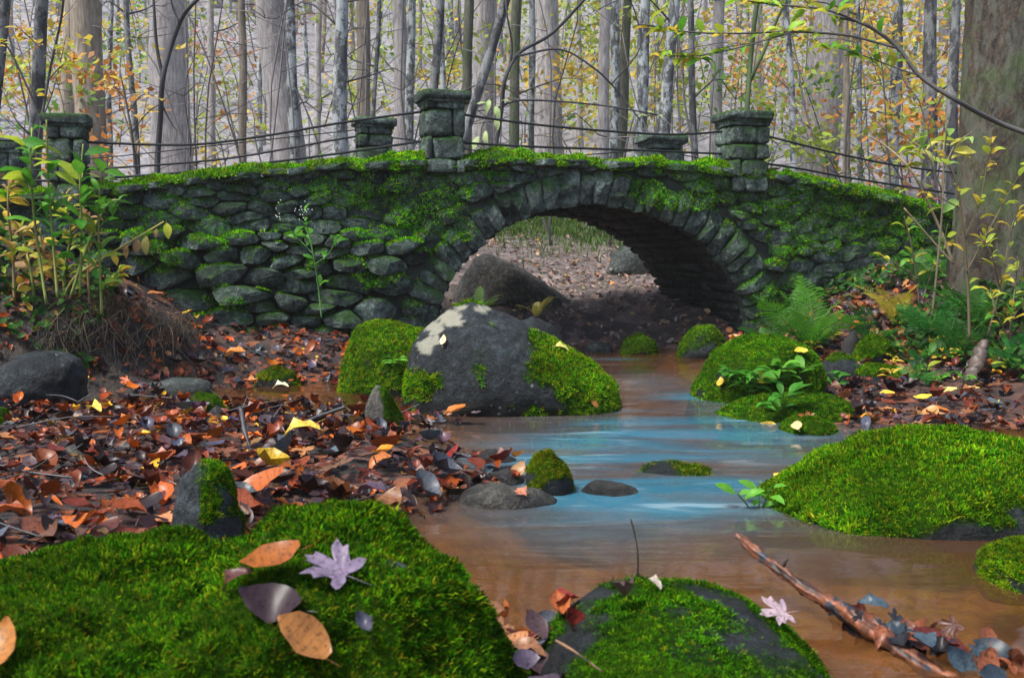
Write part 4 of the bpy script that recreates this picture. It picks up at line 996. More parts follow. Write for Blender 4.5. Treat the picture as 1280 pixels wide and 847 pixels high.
cw = [6, 4.2, 1.6, 3.2, .6, 1.6, 1.3, .3, 1.6]
cl = palette(LC, cw, n, .25)
far_ = y_ > 10.2
cl[far_] = palette([(.26, .19, .16), (.33, .25, .21), (.38, .24, .14), (.15, .11, .10), (.50, .22, .05), (.46, .38, .26)], [3, 3, 1.6, 3, .5, .4], far_.sum(), .2)  # litter past the arch painted lighter, standing in for daylight there
rb = (x_ > 1.9) & ~far_; cl[rb] = palette(LC, [6, 2.6, .6, 2.0, 1.0, 2, 1.4, .6, 2.4], rb.sum(), .25)
kind_ = rng.integers(len(LEAVES), size=n); size_ = .038 + .09 * rng.random(n) ** 1.5 * np.where(kind_ >= 5, 1.15, 1) * np.where(far_, .68, 1)
Mx = frames(gn, rng.uniform(0, 6.28, n), lean(n))
# the 240 that show largest are leaves of their own
q = pix(pts); vis = (q[:, 0] > 5) & (q[:, 0] < 1275) & (q[:, 1] < 690) & (~und[k])
app = np.where(vis & (y_ > 2.95) & (y_ < 7), size_ / y_ , 0)
own = np.zeros(n, bool); own[np.argsort(-app)[:135]] = True
rbx = np.where(vis & rb, size_ / y_, 0); own[np.argsort(-rbx)[:20]] = True
for i in np.where(own)[0]:
    o = link('fallen_leaf', LEAF_ME[kind_[i]])
    s = size_[i] * 1.12
    o.matrix_world = Matrix.Translation(Vector(pts[i] + np.array((0, 0, .018)))) @ Matrix(Mx[i].tolist()).to_4x4() @ Matrix.Scale(s, 4)
    c = cl[i]; o.color = (*c, 1)
    hue = 'orange' if c[0] > .3 and c[1] < .2 else 'tan' if c[0] > .3 else 'rusty red' if c[0] > 1.9 * c[1] and c[0] > .09 else 'bluish grey' if c[2] > c[0] * .9 else 'dark brown' if c[0] < .09 else 'brown'
    sz_ = 'large' if s > .135 else 'small' if s < .105 else 'middling'; nb_ = near(pts[i])
    tag(o, f'{sz_} {hue} {SHAPE[kind_[i]]} leaf by {nb_}', 'leaf', f'litter leaves by {nb_}')
g = Geo()
for kd, (T, TF) in enumerate(LEAVES_LO):
    s = (kind_ == kd) & ~own
    stamp(g, T, TF, pts[s], Mx[s], size_[s], cl[s])
tag(link('leaf_litter', g.mesh('leaf_litter'), M['litter']), 'wet brown and rust leaf litter covering the banks', 'leaf litter', kind='stuff')

# ------------------------------------------------------------------ trees behind the bridge
def crown_geo(top, path, rad, seed, h0):
    """bare limbs with a few last leaves, high on the trunk"""
    r = np.random.default_rng(seed); g = Geo(); n = len(path)
    for k in range(9):
        i = int(n * r.uniform(.6, .98)); i = min(i, n - 1); p0 = path[i]; a = r.uniform(0, 6.28); L = r.uniform(1.2, 3.4) * (1.25 - .5 * i / n); e = r.uniform(.35, 1.0)
        d = np.array((math.cos(a) * math.cos(e), math.sin(a) * math.cos(e), math.sin(e)))
        pts = [p0, p0 + d * L * .35 + r.normal(0, .1, 3), p0 + d * L * .7 + r.normal(0, .18, 3) + (0, 0, .15), p0 + d * L + r.normal(0, .25, 3) + (0, 0, .4)]
        sp_ = spline(pts, 8); g.add(*tube(sp_, np.linspace(rad[i] * .42, .008, 8), 5), (.09, .08, .075))
        for _ in range(3):
            j = r.integers(3, 8); a2 = r.uniform(0, 6.28); d2 = np.array((math.cos(a2), math.sin(a2), r.uniform(0, .8))) * r.uniform(.4, 1.1)
            sp2 = spline([sp_[j], sp_[j] + d2 * .5 + r.normal(0, .06, 3), sp_[j] + d2], 5)
            g.add(*tube(sp2, np.linspace(.014, .004, 5), 4), (.08, .07, .065))
            m_ = 7; T, TF = LEAVES[0]; q = sp2[r.integers(1, 5, m_)] + r.normal(0, .12, (m_, 3))
            nn = r.normal(size=(m_, 3)) + (0, 0, .8); nn /= np.linalg.norm(nn, axis=1)[:, None]
            stamp(g, T, TF, q, frames(nn, r.uniform(0, 6.28, m_)), np.full(m_, .11), palette([(.45, .34, .05), (.30, .36, .05), (.45, .2, .04)], [2, 2, 1], m_, .2, r))
    return g
def tree(label, x_top, x_bot, d, wt, wb_, mat, group='trees behind the bridge', height=11.0, bend=0, name='tree', sides=12, y_bot=200, twigs=0, seed=None, rough=.08):
    """x_top, x_bot: photograph column where the trunk crosses rows 0 and y_bot"""
    seed = int(x_top * 7 + d * 13) % 9973 if seed is None else seed; r = np.random.default_rng(seed)
    a, b_ = P(x_top, 0, d), P(x_bot, y_bot, d)
    g0 = gz(b_[0], d); sl = (a - b_) / (a[2] - b_[2])
    foot = b_ + sl * (g0 - .15 - b_[2]); zs = np.linspace(foot[2], foot[2] + height, 30)
    path = b_[None] + sl[None] * (zs - b_[2])[:, None]
    ph = r.uniform(0, 6.28); path[:, 0] += bend * np.sin(zs * .9 + ph) + .012 * np.sin(zs * 2.3 + ph); path[:, 1] += .03 * np.sin(zs * .7 + ph) + (zs - zs[0]) * r.normal(0, .012)
    wz = np.interp(zs, [b_[2], a[2], foot[2] + height], [wb_, wt, wt * .35]) * d / FPX / 2
    wz *= 1 + .35 * np.exp(-(zs - foot[2]) / .35)
    root = thing(name, label, 'tree', foot, 0, group)
    fine_z = np.linspace(0, 29, 44); pf = np.stack([np.interp(fine_z, np.arange(30), path[:, k]) for k in range(3)], 1); rf = np.interp(fine_z, np.arange(30), wz)
    V, F = tube(pf - foot, rf, sides, rough, seed)
    link('trunk', mesh_np('trunk', V, F), M[mat], root)
    g = crown_geo(None, path - foot, wz, seed, 0)
    # dead twigs low enough to see
    for _ in range(twigs):
        i = r.integers(5, 20); p0 = path[i] - foot; s = r.choice((-1, 1)); L = r.uniform(.5, 1.6)
        pts = [p0, p0 + (s * L * .4, r.normal(0, .15), L * r.uniform(.0, .35)), p0 + (s * L * .75, r.normal(0, .2), L * r.uniform(.0, .5)), p0 + (s * L, r.normal(0, .3), L * r.uniform(-.3, .6))]
        s_ = spline(pts, 9); g.add(*tube(s_, np.linspace(.018, .004, 9) * (d / 16), 4), (.06, .055, .055))
        for _ in range(3):
            j = r.integers(2, 8); e = s_[j] + np.array((s * r.uniform(.1, .4), r.normal(0, .15), r.uniform(-.15, .45)))
            g.add(*tube(spline([s_[j], (s_[j] + e) / 2 + r.normal(0, .04, 3), e], 5), np.linspace(.008, .003, 5) * (d / 16), 3), (.06, .055, .055))
    link('crown', g.mesh('crown', False), M['wood'], root)
    return root
TREES = [
 ('dark leaning trunk at the upper left corner', 3, -14, 11.8, 12, 14, 'bark_dark', 0, 1),
 ('slender dark grey trunk behind the left pillar', 56, 42, 12.2, 14, 17, 'bark_dark', 0, 2),
 ('stout tan trunk above the far left pillar', 109, 113, 16, 36, 37, 'bark_tan', 0, 0),
 ('dull brown trunk just left of the stout tan trunk', 92, 86, 20, 20, 21, 'bark_tan', 0, 1),
 ('broad pale trunk behind the dark forked sapling', 212, 215, 21, 44, 50, 'bark_pale', 0, 0),
 ('thin tan trunk standing alone left of the leaning grey trunk', 302, 304, 17, 9, 10, 'bark_tan', 0, 2),
 ('thick grey trunk leaning to the right', 337, 361, 18, 36, 42, 'bark_pale', 0, 1),
 ('mottled dark trunk pressed against the leaning grey trunk', 361, 370, 17.5, 13, 14, 'bark_mottled', 0, 1),
 ('black and white mottled trunk left of the far side pillar', 427, 425, 14.5, 15, 19, 'bark_mottled', 0, 3),
 ('straight tan trunk right above the far side pillar', 453, 456, 18, 16, 18, 'bark_tan', 0, 0),
 ('thin dark trunk between the tan and pale trunks', 470, 466, 17, 5, 6, 'bark_dark', .03, 2),
 ('pale grey trunk just left of the tall capped pillar', 499, 503, 18, 17, 20, 'bark_pale', 0, 0),
 ('narrow blue grey trunk touching the pale trunk by the tall pillar', 514, 512, 17, 10, 11, 'bark_mottled', 0, 1),
 ('dark slightly curved trunk rising behind the tall pillar cap', 549, 533, 14, 10, 12, 'bark_dark', .03, 2),
 ('thin rough trunk right behind the tall pillar cap', 553, 556, 17, 6, 7, 'bark_mottled', 0, 1),
 ('mossy brown trunk right of the tall pillar', 586, 583, 16, 12, 12, 'bark_green', 0, 1),
 ('pale trunk behind the dark slanting trunk', 606, 603, 22, 27, 30, 'bark_pale', 0, 0),
 ('dark trunk slanting down left to the bridge', 631, 572, 12.6, 12, 13, 'bark_dark', 0, 1),
 ('greenish straight trunk left of the broadest middle trunk', 646, 641, 17, 12, 14, 'bark_green', 0, 1),
 ('thin mottled trunk on the left edge of the broadest middle trunk', 663, 665, 18, 8, 8, 'bark_mottled', .02, 1),
 ('broadest pale trunk in the middle of the wood', 681, 683, 22, 33, 42, 'bark_pale', 0, 0),
 ('grey trunk with fork shaped shadow right of the bent sapling', 757, 753, 18, 13, 15, 'bark_pale', 0, 1),
 ('mottled trunk beside the grey trunk right of the bent sapling', 770, 768, 17, 11, 12, 'bark_mottled', 0, 1),
 ('brownish green trunk third right of the bent sapling', 785, 776, 19, 11, 13, 'bark_green', 0, 1),
 ('dark mottled trunk left of the low far pillar', 806, 798, 14.5, 14, 17, 'bark_mottled', 0, 2),
 ('dark trunk leaning left just above the low far pillar', 843, 826, 14.5, 13, 15, 'bark_mottled', 0, 2),
 ('thin black trunk between low far pillar and right pillar', 862, 868, 15.5, 7, 9, 'bark_dark', 0, 2),
 ('pale speckled trunk left of the right pillar', 897, 893, 19, 14, 15, 'bark_pale', 0, 1),
 ('slim grey trunk right of the mossy forked sapling', 982, 992, 17, 7, 8, 'bark_mottled', .02, 2),
 ('very broad pale trunk right of the right pillar', 1040, 1022, 20, 37, 52, 'bark_pale', 0, 0),
 ('narrow brown trunk touching the very broad pale trunk', 1058, 1058, 15, 6, 9, 'bark_tan', 0, 1),
 ('thin greyish trunk second right of the very broad trunk', 1072, 1075, 16, 5, 7, 'bark_mottled', 0, 2),
 ('mottled trunk midway between broad trunk and big near trunk', 1122, 1115, 18, 12, 16, 'bark_mottled', 0, 2),
 ('dark trunk standing left of the big near trunk', 1163, 1161, 15, 14, 18, 'bark_dark', 0, 2),
 ('thin almost black trunk against the big near trunk', 1197, 1190, 13.2, 10, 14, 'bark_dark', 0, 1),
 ('slim pale trunk between broad pale trunk and leaning grey trunk', 262, 266, 26, 8, 9, 'bark_pale', 0, 1),
 ('slim grey pair left trunk near the yellow spray', 138, 136, 22, 6, 7, 'bark_mottled', .03, 2),
 ('slim grey pair right trunk near the yellow spray', 160, 168, 20, 7, 8, 'bark_dark', .04, 2),
 ('pale slim trunk between mottled trunk and leaning grey trunk', 398, 396, 27, 8, 9, 'bark_pale', 0, 1),
 ('pale slim trunk between the broadest middle trunk and grey trunk', 722, 725, 28, 8, 9, 'bark_pale', 0, 2),
 ('slim pale trunk behind the mossy forked sapling', 945, 948, 27, 9, 10, 'bark_pale', 0, 1)]
for lab, xt, xb, d, wt, wb2, mt, bend, tw in TREES:
    tree(lab, xt, xb, d, wt, wb2, mt, bend=bend, twigs=tw, sides=16 if wt > 25 else 10)
def big_trunk(root):
    o = [c for c in root.children if c.name.startswith('trunk')][0]
    zs = np.linspace(-.2, 8, 200); th = np.linspace(0, 2 * math.pi, 110, endpoint=False); TT, ZZ = np.meshgrid(th, zs)
    rad = 100 * 8.6 / FPX / 2 * (1 - .035 * ZZ) * (1 + .55 * np.exp(-(ZZ + .2) / .3) * (1 + .4 * np.cos(TT * 5 + 1)))
    q = np.stack([np.cos(TT).ravel() * 3.2, np.sin(TT).ravel() * 3.2, ZZ.ravel() * 1.4], 1)
    ridge = 1 - np.abs(fbm(q * 2.2, 3, 3)); rr_ = rad.ravel() * (1 + .05 * (ridge - .6) + .02 * fbm(q * 7, 3, 9) + .05 * fbm(q * .5, 2, 4))
    V = np.stack([rr_ * np.cos(TT.ravel()), rr_ * np.sin(TT.ravel()), ZZ.ravel()], 1); n = 110
    i = (np.arange(199)[:, None] * n + np.arange(n)[None]).ravel(); j = (np.arange(199)[:, None] * n + (np.arange(n)[None] + 1) % n).ravel()
    me = mesh_np('trunk', V, np.stack([i, j, j + n, i + n], 1)); me.materials.append(M['bark_big']); o.data = me
big = tree('big near trunk with brown mossy bark at the right photo edge', 1240, 1243, 8.6, 92, 100, 'bark_big', None, 9, 0, sides=12, y_bot=330, rough=.05); big_trunk(big)

# further back: trunks alike in the mist
r = np.random.default_rng(21)
for k in range(46):
    x = r.uniform(-20, 1215); d = r.uniform(26, 46); w = r.uniform(4, 10)
    mt = str(r.choice(['bark_pale', 'bark_pale', 'bark_mottled', 'bark_tan']))
    zone = next(l for c_, l in ((90, 'left of the stout tan trunk'), (205, 'between the stout tan and the broad pale trunk'), (340, 'between the broad pale and the leaning grey trunk'), (467, 'between the leaning grey trunk and the far side pillar'), (555, 'between the far side and the tall pillar'), (680, 'between the tall pillar and the broadest middle trunk'), (826, 'between the broadest middle trunk and the low far pillar'), (930, 'left of the right pillar'), (1030, 'between right pillar and very broad trunk'), (9999, 'between very broad trunk and big near trunk')) if x < c_)
    tree(('slim ' if w < 7 else 'stouter ') + {'bark_pale': 'pale', 'bark_mottled': 'mottled', 'bark_tan': 'tan'}[mt] + ' misty trunk ' + zone, x, x + r.normal(0, 7), d, w * .9, w, mt, 'thin misty trunks far back on the slope', 16, r.choice([0, .05]), sides=6, twigs=1, seed=500 + k)
# and the mass of the wood beyond them
g = Geo()
for k in range(420):
    d = r.uniform(44, 105); x = r.uniform(-.62, .62) * d; z0 = gz(x, d); h = r.uniform(9, 17); w = r.uniform(.05, .22)
    top = np.array((x + r.normal(0, .6), d, z0 + h)); mid = np.array((x + r.normal(0, .15), d, z0 + h * .5))
    g.add(*tube(spline([(x, d, z0 - .3), mid, top], 7), np.linspace(w, w * .3, 7), 5), np.array((.42, .39, .39)) * r.uniform(.6, 1.2))  # bark painted extra pale, mist built into the colour
    for _ in range(5):
        t_ = r.uniform(.15, .9); p0 = np.array((x, d, z0 + h * t_)); s = r.choice((-1, 1)) * r.uniform(.8, 2.6)
        g.add(*tube(spline([p0, p0 + (s * .5, r.normal(0, .3), .5), p0 + (s, r.normal(0, .5), r.uniform(.2, 1.6))], 5), np.linspace(.045, .015, 5), 3), (.34, .31, .31))
tag(link('far_wood', g.mesh('far_wood', False), M['wood']), 'bare grey trunks and boughs of the far wood in mist', 'wood', kind='stuff')
# brushwood: thin bare shoots between the trunks
g = Geo()
for k in range(270):
    d = r.uniform(13.5, 42); x = r.uniform(-.56, .56) * d; z0 = gz(x, d); h = r.uniform(1.0, 5.5)
    lx = r.normal(0, .22) * h; c = np.array((.11, .10, .10)) * r.uniform(.5, 1.6)
    sp_ = spline([(x, d, z0 - .1), (x + lx * .3 + r.normal(0, .08), d, z0 + h * .35), (x + lx * .7 + r.normal(0, .12), d, z0 + h * .7), (x + lx * 1.3, d + r.normal(0, .3), z0 + h)], 9)
    g.add(*tube(sp_, np.linspace(.016, .005, 9) * (.6 + d / 30), 4), c)
    for _ in range(r.integers(3, 7)):
        j = r.integers(2, 9); s = r.choice((-1, 1)); L = r.uniform(.3, 1.2)
        e = sp_[j] + np.array((s * L, r.normal(0, .3), L * r.uniform(-.1, .9)))
        g.add(*tube(spline([sp_[j], (sp_[j] + e) / 2 + r.normal(0, .07, 3), e], 5), np.linspace(.008, .004, 5) * (.6 + d / 30), 3), c)
tag(link('brushwood', g.mesh('brushwood', False), M['wood']), 'bare grey twigs of undergrowth between the trunks', 'brushwood', kind='stuff')
# autumn foliage hanging in the undergrowth
YL, YG, OR, GR, PK = (.62, .45, .06), (.36, .46, .06), (.58, .24, .05), (.12, .28, .04), (.40, .20, .16)
regions = [(70, 90, 70, 70, 15, 40, 16, (2, .5, 3, .3, 1)), (385, 70, 60, 80, 25, 60, 18, (2, .5, 3, 0, 2)), (175, 160, 90, 60, 20, 40, 12, (2, 1, 2, .5, 2)), (270, 70, 60, 60, 24, 50, 10, (1, 1, 1.5, 1, 2)),
           (560, 60, 90, 70, 26, 50, 12, (2, 3, .6, .3, .5)), (735, 60, 50, 110, 20, 45, 22, (2, 4, .4, .8, 0)), (730, 160, 60, 40, 20, 35, 9, (3, 3, .8, .3, 0)), (840, 140, 60, 60, 22, 40, 14, (3, 3, .6, .6, 0)), (960, 60, 70, 80, 18, 40, 24, (3, 3, 1, .8, 0)),
           (1000, 50, 120, 50, 16, 30, 30, (2, 4, .5, 1.2, 0)), (480, 90, 140, 80, 20, 45, 40, (2.2, 4, .4, .8, 0)), (250, 90, 120, 80, 20, 40, 24, (2, 3, .8, .8, 0)), (660, 60, 120, 60, 20, 40, 22, (2, 4, .2, .8, 0)), (760, 90, 100, 80, 18, 36, 30, (2, 4, .3, .8, 0)), (60, 110, 60, 80, 13, 24, 24, (3, 2, 3, .6, 0)), (1110, 190, 80, 40, 12.5, 20, 20, (2, 3, 1, 1, 0)),
           (1100, 90, 80, 100, 16, 40, 38, (2.5, 3, 2, 1.4, .8)), (1130, 170, 70, 50, 14, 30, 16, (2, 2, 2.5, .8, 2)), (640, 100, 500, 100, 40, 75, 80, (2, 3, .8, .8, .8)), (960, 50, 220, 60, 24, 60, 60, (2, 4, .5, 1.2, 0))]
g = Geo(); T, TF = LEAVES[0]; T4 = T[[0 + 1, 6, 8, 16]]; TF4 = np.array([(0, 2, 1), (1, 2, 3)])
for (cx_, cy_, sx, sy, d0, d1, nc, wt) in regions:
    for _ in range(nc):
        d = r.uniform(d0, d1); c = P(cx_ + r.normal(0, sx), cy_ + r.normal(0, sy), d)
        if c[2] < gz(c[0], d) + .2: continue
        m_ = int(r.uniform(30, 95)); sp3 = np.array((.028, .02, .014)) * d * r.uniform(.5, 1.3)
        q = c + r.normal(size=(m_, 3)) * sp3
        nn = r.normal(size=(m_, 3)) * .8 + (0, -.3, .8); nn /= np.linalg.norm(nn, axis=1)[:, None]
        cc = palette([YL, YG, OR, GR, PK], np.array(wt) + 1e-6, 1, .1, r)
        stamp(g, T4, TF4, q, frames(nn, r.uniform(0, 6.28, m_)), r.uniform(.08, .16, m_) * (.75 + d / 45), np.clip(cc * r.uniform(.6, 1.25, (m_, 1)), 0, .9))
tag(link('autumn_foliage', g.mesh('autumn_foliage', False), M['greena']), 'yellow, green and orange leaves hanging in the undergrowth', 'foliage', kind='stuff')
# grass at the top of the slope behind the arch
g = Geo(); n = 9000; x_ = r.normal(1.1, 1.6, n); y_ = r.normal(17.0, 1.1, n); z_ = ground(x_, y_)
T = np.array([(-.05, 0, 0), (.05, 0, 0), (.02, .12, .7), (0, .35, 1.0)]); TF = np.array([(0, 1, 2), (0, 2, 3)])
stamp(g, T, TF, np.stack([x_, y_, z_], 1), frames(np.tile((0, 0, 1.), (n, 1)), r.uniform(0, 6.28, n), r.normal(0, .2, n)), r.uniform(.05, .17, n), palette([(.09, .20, .03), (.17, .25, .04), (.05, .13, .02)], [1, 1, 1], n, .2, r))
tag(link('grass', g.mesh('grass', False), M['greena']), 'green grass at the top of the slope behind the arch', 'grass', kind='stuff')

# ------------------------------------------------------------------ saplings, herbs and ferns with leaves of their own
GL = [leaf_oval(.22, .25, -.5, 11, 6, .01), leaf_oval(.17, .35, -.7, 13, 6, .01), leaf_oval(.26, .15, .3, 12, 6, .015)]
GL_ME = []
for v, f in GL:
    v = v.copy(); v[:, 1] += .62; v[:, 2] -= .06
    GL_ME.append(mesh_np('leaf', v, f)); GL_ME[-1].materials.append(M['green'])
def plant_leaf(root, base, p, direc, s, colr, k=0, roll=0.0):
    d = np.asarray(direc, float); d /= np.linalg.norm(d) + 1e-9
    upv = np.array((0, -.25, 1.)); xv = np.cross(d, upv); xv /= np.linalg.norm(xv) + 1e-9; zv = np.cross(xv, d)
    xv, zv = xv * math.cos(roll) + zv * math.sin(roll), zv * math.cos(roll) - xv * math.sin(roll)
    Mx = Matrix(np.stack([xv, d, zv], -1).tolist()).to_4x4()
    o = link('leaf', GL_ME[k % 3], None, root)
    o.matrix_local = Matrix.Translation(Vector(p - base)) @ Mx @ Matrix.Scale(s, 4); o.color = (*np.clip(colr, 0, .9), 1)
    return o
def stemmed(name, label, cat, stems, d, leaves, lsize, cols, seed, wood=(.06, .055, .05), group=None, spread=1.0, droop=.0, order=0, extra=()):
    """stems: list of (pixel path, width px start, width px end); leaves per stem"""
    r = np.random.default_rng(seed)
    S = [np.array([P(x, y, d + r.normal(0, .05 if k else 0) + (0 if len(q) < 3 else q[2])) for k, q in enumerate(path) for x, y in [q[:2]]]) for path, *_ in stems]
    base = S[0][0].copy(); base[2] = min(base[2], max(gz(base[0], base[1]), -1))if not order else base[2]
    root = thing(name, label, cat, base, 0, group); g = Geo(); S2 = []
    for pth, (path, w0, w1) in zip(S, stems):
        s_ = spline(pth, max(10, len(pth) * 6)); S2.append(s_)
        g.add(*tube(s_ - base, np.linspace(w0, w1, len(s_)) * d / FPX / 2, 5), wood)
    link('stem', g.mesh('stem'), M['wood'], root)
    cols = np.array(cols)
    for s_, nl in zip(S2, leaves):
        for j in range(nl):
            t_ = r.uniform(.25, 1.0) if nl > 3 else 1.0; i = min(int(t_ * (len(s_) - 1)), len(s_) - 2)
            T = s_[i + 1] - s_[i]; T /= np.linalg.norm(T) + 1e-9
            a = r.uniform(0, 6.28); d_ = np.array((math.cos(a), math.sin(a) * .7, r.normal(.05, .3) - droop)) * spread + T * .5
            c = cols[r.integers(len(cols))] * r.uniform(.7, 1.25)
            plant_leaf(root, base, s_[i], d_, lsize * r.uniform(.55, 1.2), c, r.integers(3), r.normal(0, .4))
    for (x, y, dd, dirx, dirz, s, c) in extra:
        plant_leaf(root, base, P(x, y, dd), (dirx, -.2, dirz), s, c, r.integers(3), r.normal(0, .3))
    return root
GRN, LGR, YGR, YEL, DRY, ORG = (.06, .24, .02), (.12, .36, .03), (.38, .48, .04), (.66, .48, .05), (.36, .22, .09), (.62, .28, .05)
stemmed('sapling', 'dark bare forked sapling before the broad pale trunk', 'sapling',
        [([(196, 225), (197, 190), (200, 150), (203, 100), (213, 60), (226, 25), (238, 8), (255, -8)], 8, 5), ([(203, 95), (196, 60), (193, 20), (191, -10)], 5, 3), ([(202, 130), (212, 150), (222, 165)], 3, 1), ([(224, 28), (216, 10), (212, -10)], 3, 2)], 11.9, (0, 0, 0, 0), .1, [GRN], 1, (.035, .035, .04))
stemmed('sapling', 'dark bent sapling arching right above the middle of the bridge', 'sapling',
        [([(612, 222), (618, 195), (627, 140), (632, 98), (650, 66), (690, 42), (735, -5)], 6, 4), ([(648, 70), (700, 62), (742, 85), (770, 112), (800, 150)], 3, 2), ([(622, 135), (648, 126), (700, 127), (760, 133), (830, 145)], 3, 2), ([(634, 95), (640, 60), (634, 20), (632, -5)], 3, 2), ([(765, 105), (800, 60), (795, 20), (785, -5)], 2, 1.5)],
        11.7, (0, 2, 2, 0, 0), .12, [(.4, .5, .2)], 2, (.03, .03, .035), extra=[(618, 130, 11.6, .3, -.9, .17, (.42, .56, .22)), (612, 122, 11.6, -.2, -.9, .17, (.42, .56, .22)), (606, 160, 11.6, .1, -1, .2, (.45, .56, .24)), (598, 168, 11.6, -.3, -.9, .18, (.45, .56, .24)), (620, 145, 11.6, .1, -1, .16, (.45, .56, .24)), (610, 128, 11.6, -.8, -.1, .12, (.42, .56, .22)), (625, 125, 11.6, .8, -.1, .12, (.42, .56, .22))])
stemmed('sapling', 'mossy green forked sapling behind the right pillar', 'sapling',
        [([(932, 225), (934, 140), (938, 80), (943, 30), (948, -8)], 7, 6), ([(936, 105), (950, 75), (965, 40), (978, 10), (985, -6)], 5, 3)], 12.8, (0, 5), .12, [YGR], 3, (.045, .08, .02))
stemmed('shrub', 'yellow and orange leaved shrub at the upper left', 'shrub',
        [([(45, 205), (52, 150), (62, 90), (75, 30), (80, -5)], 4, 3), ([(52, 150), (30, 100), (10, 60), (-5, 50)], 3, 2), ([(60, 100), (80, 80), (98, 72)], 2, 1), ([(66, 75), (40, 50), (18, 30)], 2, 1), ([(40, 170), (20, 150), (2, 110)], 3, 1)],
        10.6, (10, 12, 16, 12, 8), .115, [YEL, ORG, YEL, (.62, .34, .06), YGR], 4, droop=.4)
stemmed('shrub', 'pale yellow leaved spray before the broad pale trunk', 'shrub',
        [([(172, 225), (165, 170), (158, 130), (150, 90)], 4, 2), ([(160, 140), (180, 118), (205, 125)], 2, 1), ([(158, 125), (140, 105), (128, 100)], 2, 1), ([(165, 165), (185, 140), (200, 130)], 2, 1)],
        11.0, (7, 12, 10, 8), .12, [YEL, (.72, .62, .25), (.7, .5, .15)], 5, droop=.3)
stemmed('overhanging_branch', 'long bare edged bough with lime leaves reaching in over the bridge', 'branch',
        [([(1300, 172), (1245, 152), (1200, 128), (1150, 95), (1120, 58), (1080, 30), (1040, 20)], 7, 4), ([(1120, 60), (1060, 45), (990, 40), (920, 42), (860, 40), (800, 30)], 3, 2), ([(1085, 33), (1030, 12), (960, 5), (900, -5)], 3, 2), ([(1150, 95), (1120, 85), (1080, 70), (1030, 55)], 2, 1), ([(990, 40), (930, 58), (870, 70), (810, 68)], 2, 1), ([(1180, 115), (1160, 160), (1170, 200)], 2, 1)],
        7.6, (4, 34, 22, 16, 30, 4), .14, [YGR, (.28, .48, .04), LGR, (.5, .5, .05), YEL], 6, (.075, .07, .07), droop=.1, order=1)
stemmed('sapling', 'yellow green leaved sapling against the big near trunk', 'sapling',
        [([(1212, 425), (1210, 360), (1204, 290), (1196, 230), (1180, 190)], 4, 2), ([(1208, 340), (1235, 290), (1262, 240), (1285, 200)], 2, 1), ([(1205, 300), (1225, 250), (1235, 200), (1240, 170)], 2, 1), ([(1235, 420), (1252, 350), (1262, 300), (1275, 250)], 3, 1), ([(1250, 360), (1240, 320), (1225, 290)], 2, 1), ([(1200, 260), (1160, 240), (1130, 235)], 2, 1)],
        7.4, (8, 16, 14, 16, 10, 5), .10, [(.55, .50, .05), YEL, YGR, (.34, .45, .05)], 7, (.12, .09, .05), droop=.15)
stemmed('sapling', 'sapling with large pale yellow leaves left of the big near trunk', 'sapling',
        [([(1165, 400), (1172, 330), (1178, 260), (1180, 200), (1185, 150)], 3, 2), ([(1178, 240), (1160, 195), (1140, 175), (1125, 165)], 2, 1), ([(1180, 210), (1195, 180), (1215, 165)], 2, 1)],
        8.0, (5, 8, 6), .19, [(.62, .62, .18), YGR, (.6, .55, .1), (.3, .5, .12)], 8, (.2, .16, .1), droop=.5)
stemmed('shrub', 'lime leaved shrub before the right end of the bridge', 'shrub',
        [([(1150, 390), (1145, 340), (1138, 300), (1130, 270)], 3, 1), ([(1150, 385), (1165, 340), (1178, 310), (1185, 280)], 3, 1), ([(1146, 350), (1120, 330), (1105, 320)], 2, 1)], 8.7, (10, 12, 8), .11, [YGR, LGR, (.45, .45, .05), YEL], 41, (.10, .08, .05), droop=.2)
stemmed('shrub', 'yellow leaved low shrub at the right edge below the big trunk', 'shrub',
        [([(1262, 430), (1265, 390), (1270, 350), (1272, 320)], 3, 1), ([(1262, 425), (1245, 390), (1238, 360)], 2, 1), ([(1264, 400), (1285, 370), (1295, 350)], 2, 1)], 7.3, (12, 10, 8), .10, [YEL, YGR, (.5, .48, .05), LGR], 42, (.10, .08, .05), droop=.2)
stemmed('dry_stalk', 'pale arching dry stalk rising from the right bank', 'stalk', [([(1192, 330), (1170, 275), (1140, 215), (1110, 185), (1085, 170)], 4, 2), ([(1192, 330), (1165, 300), (1130, 260)], 3, 2)], 8.3, (0, 0), .1, [DRY], 9, (.30, .22, .14))
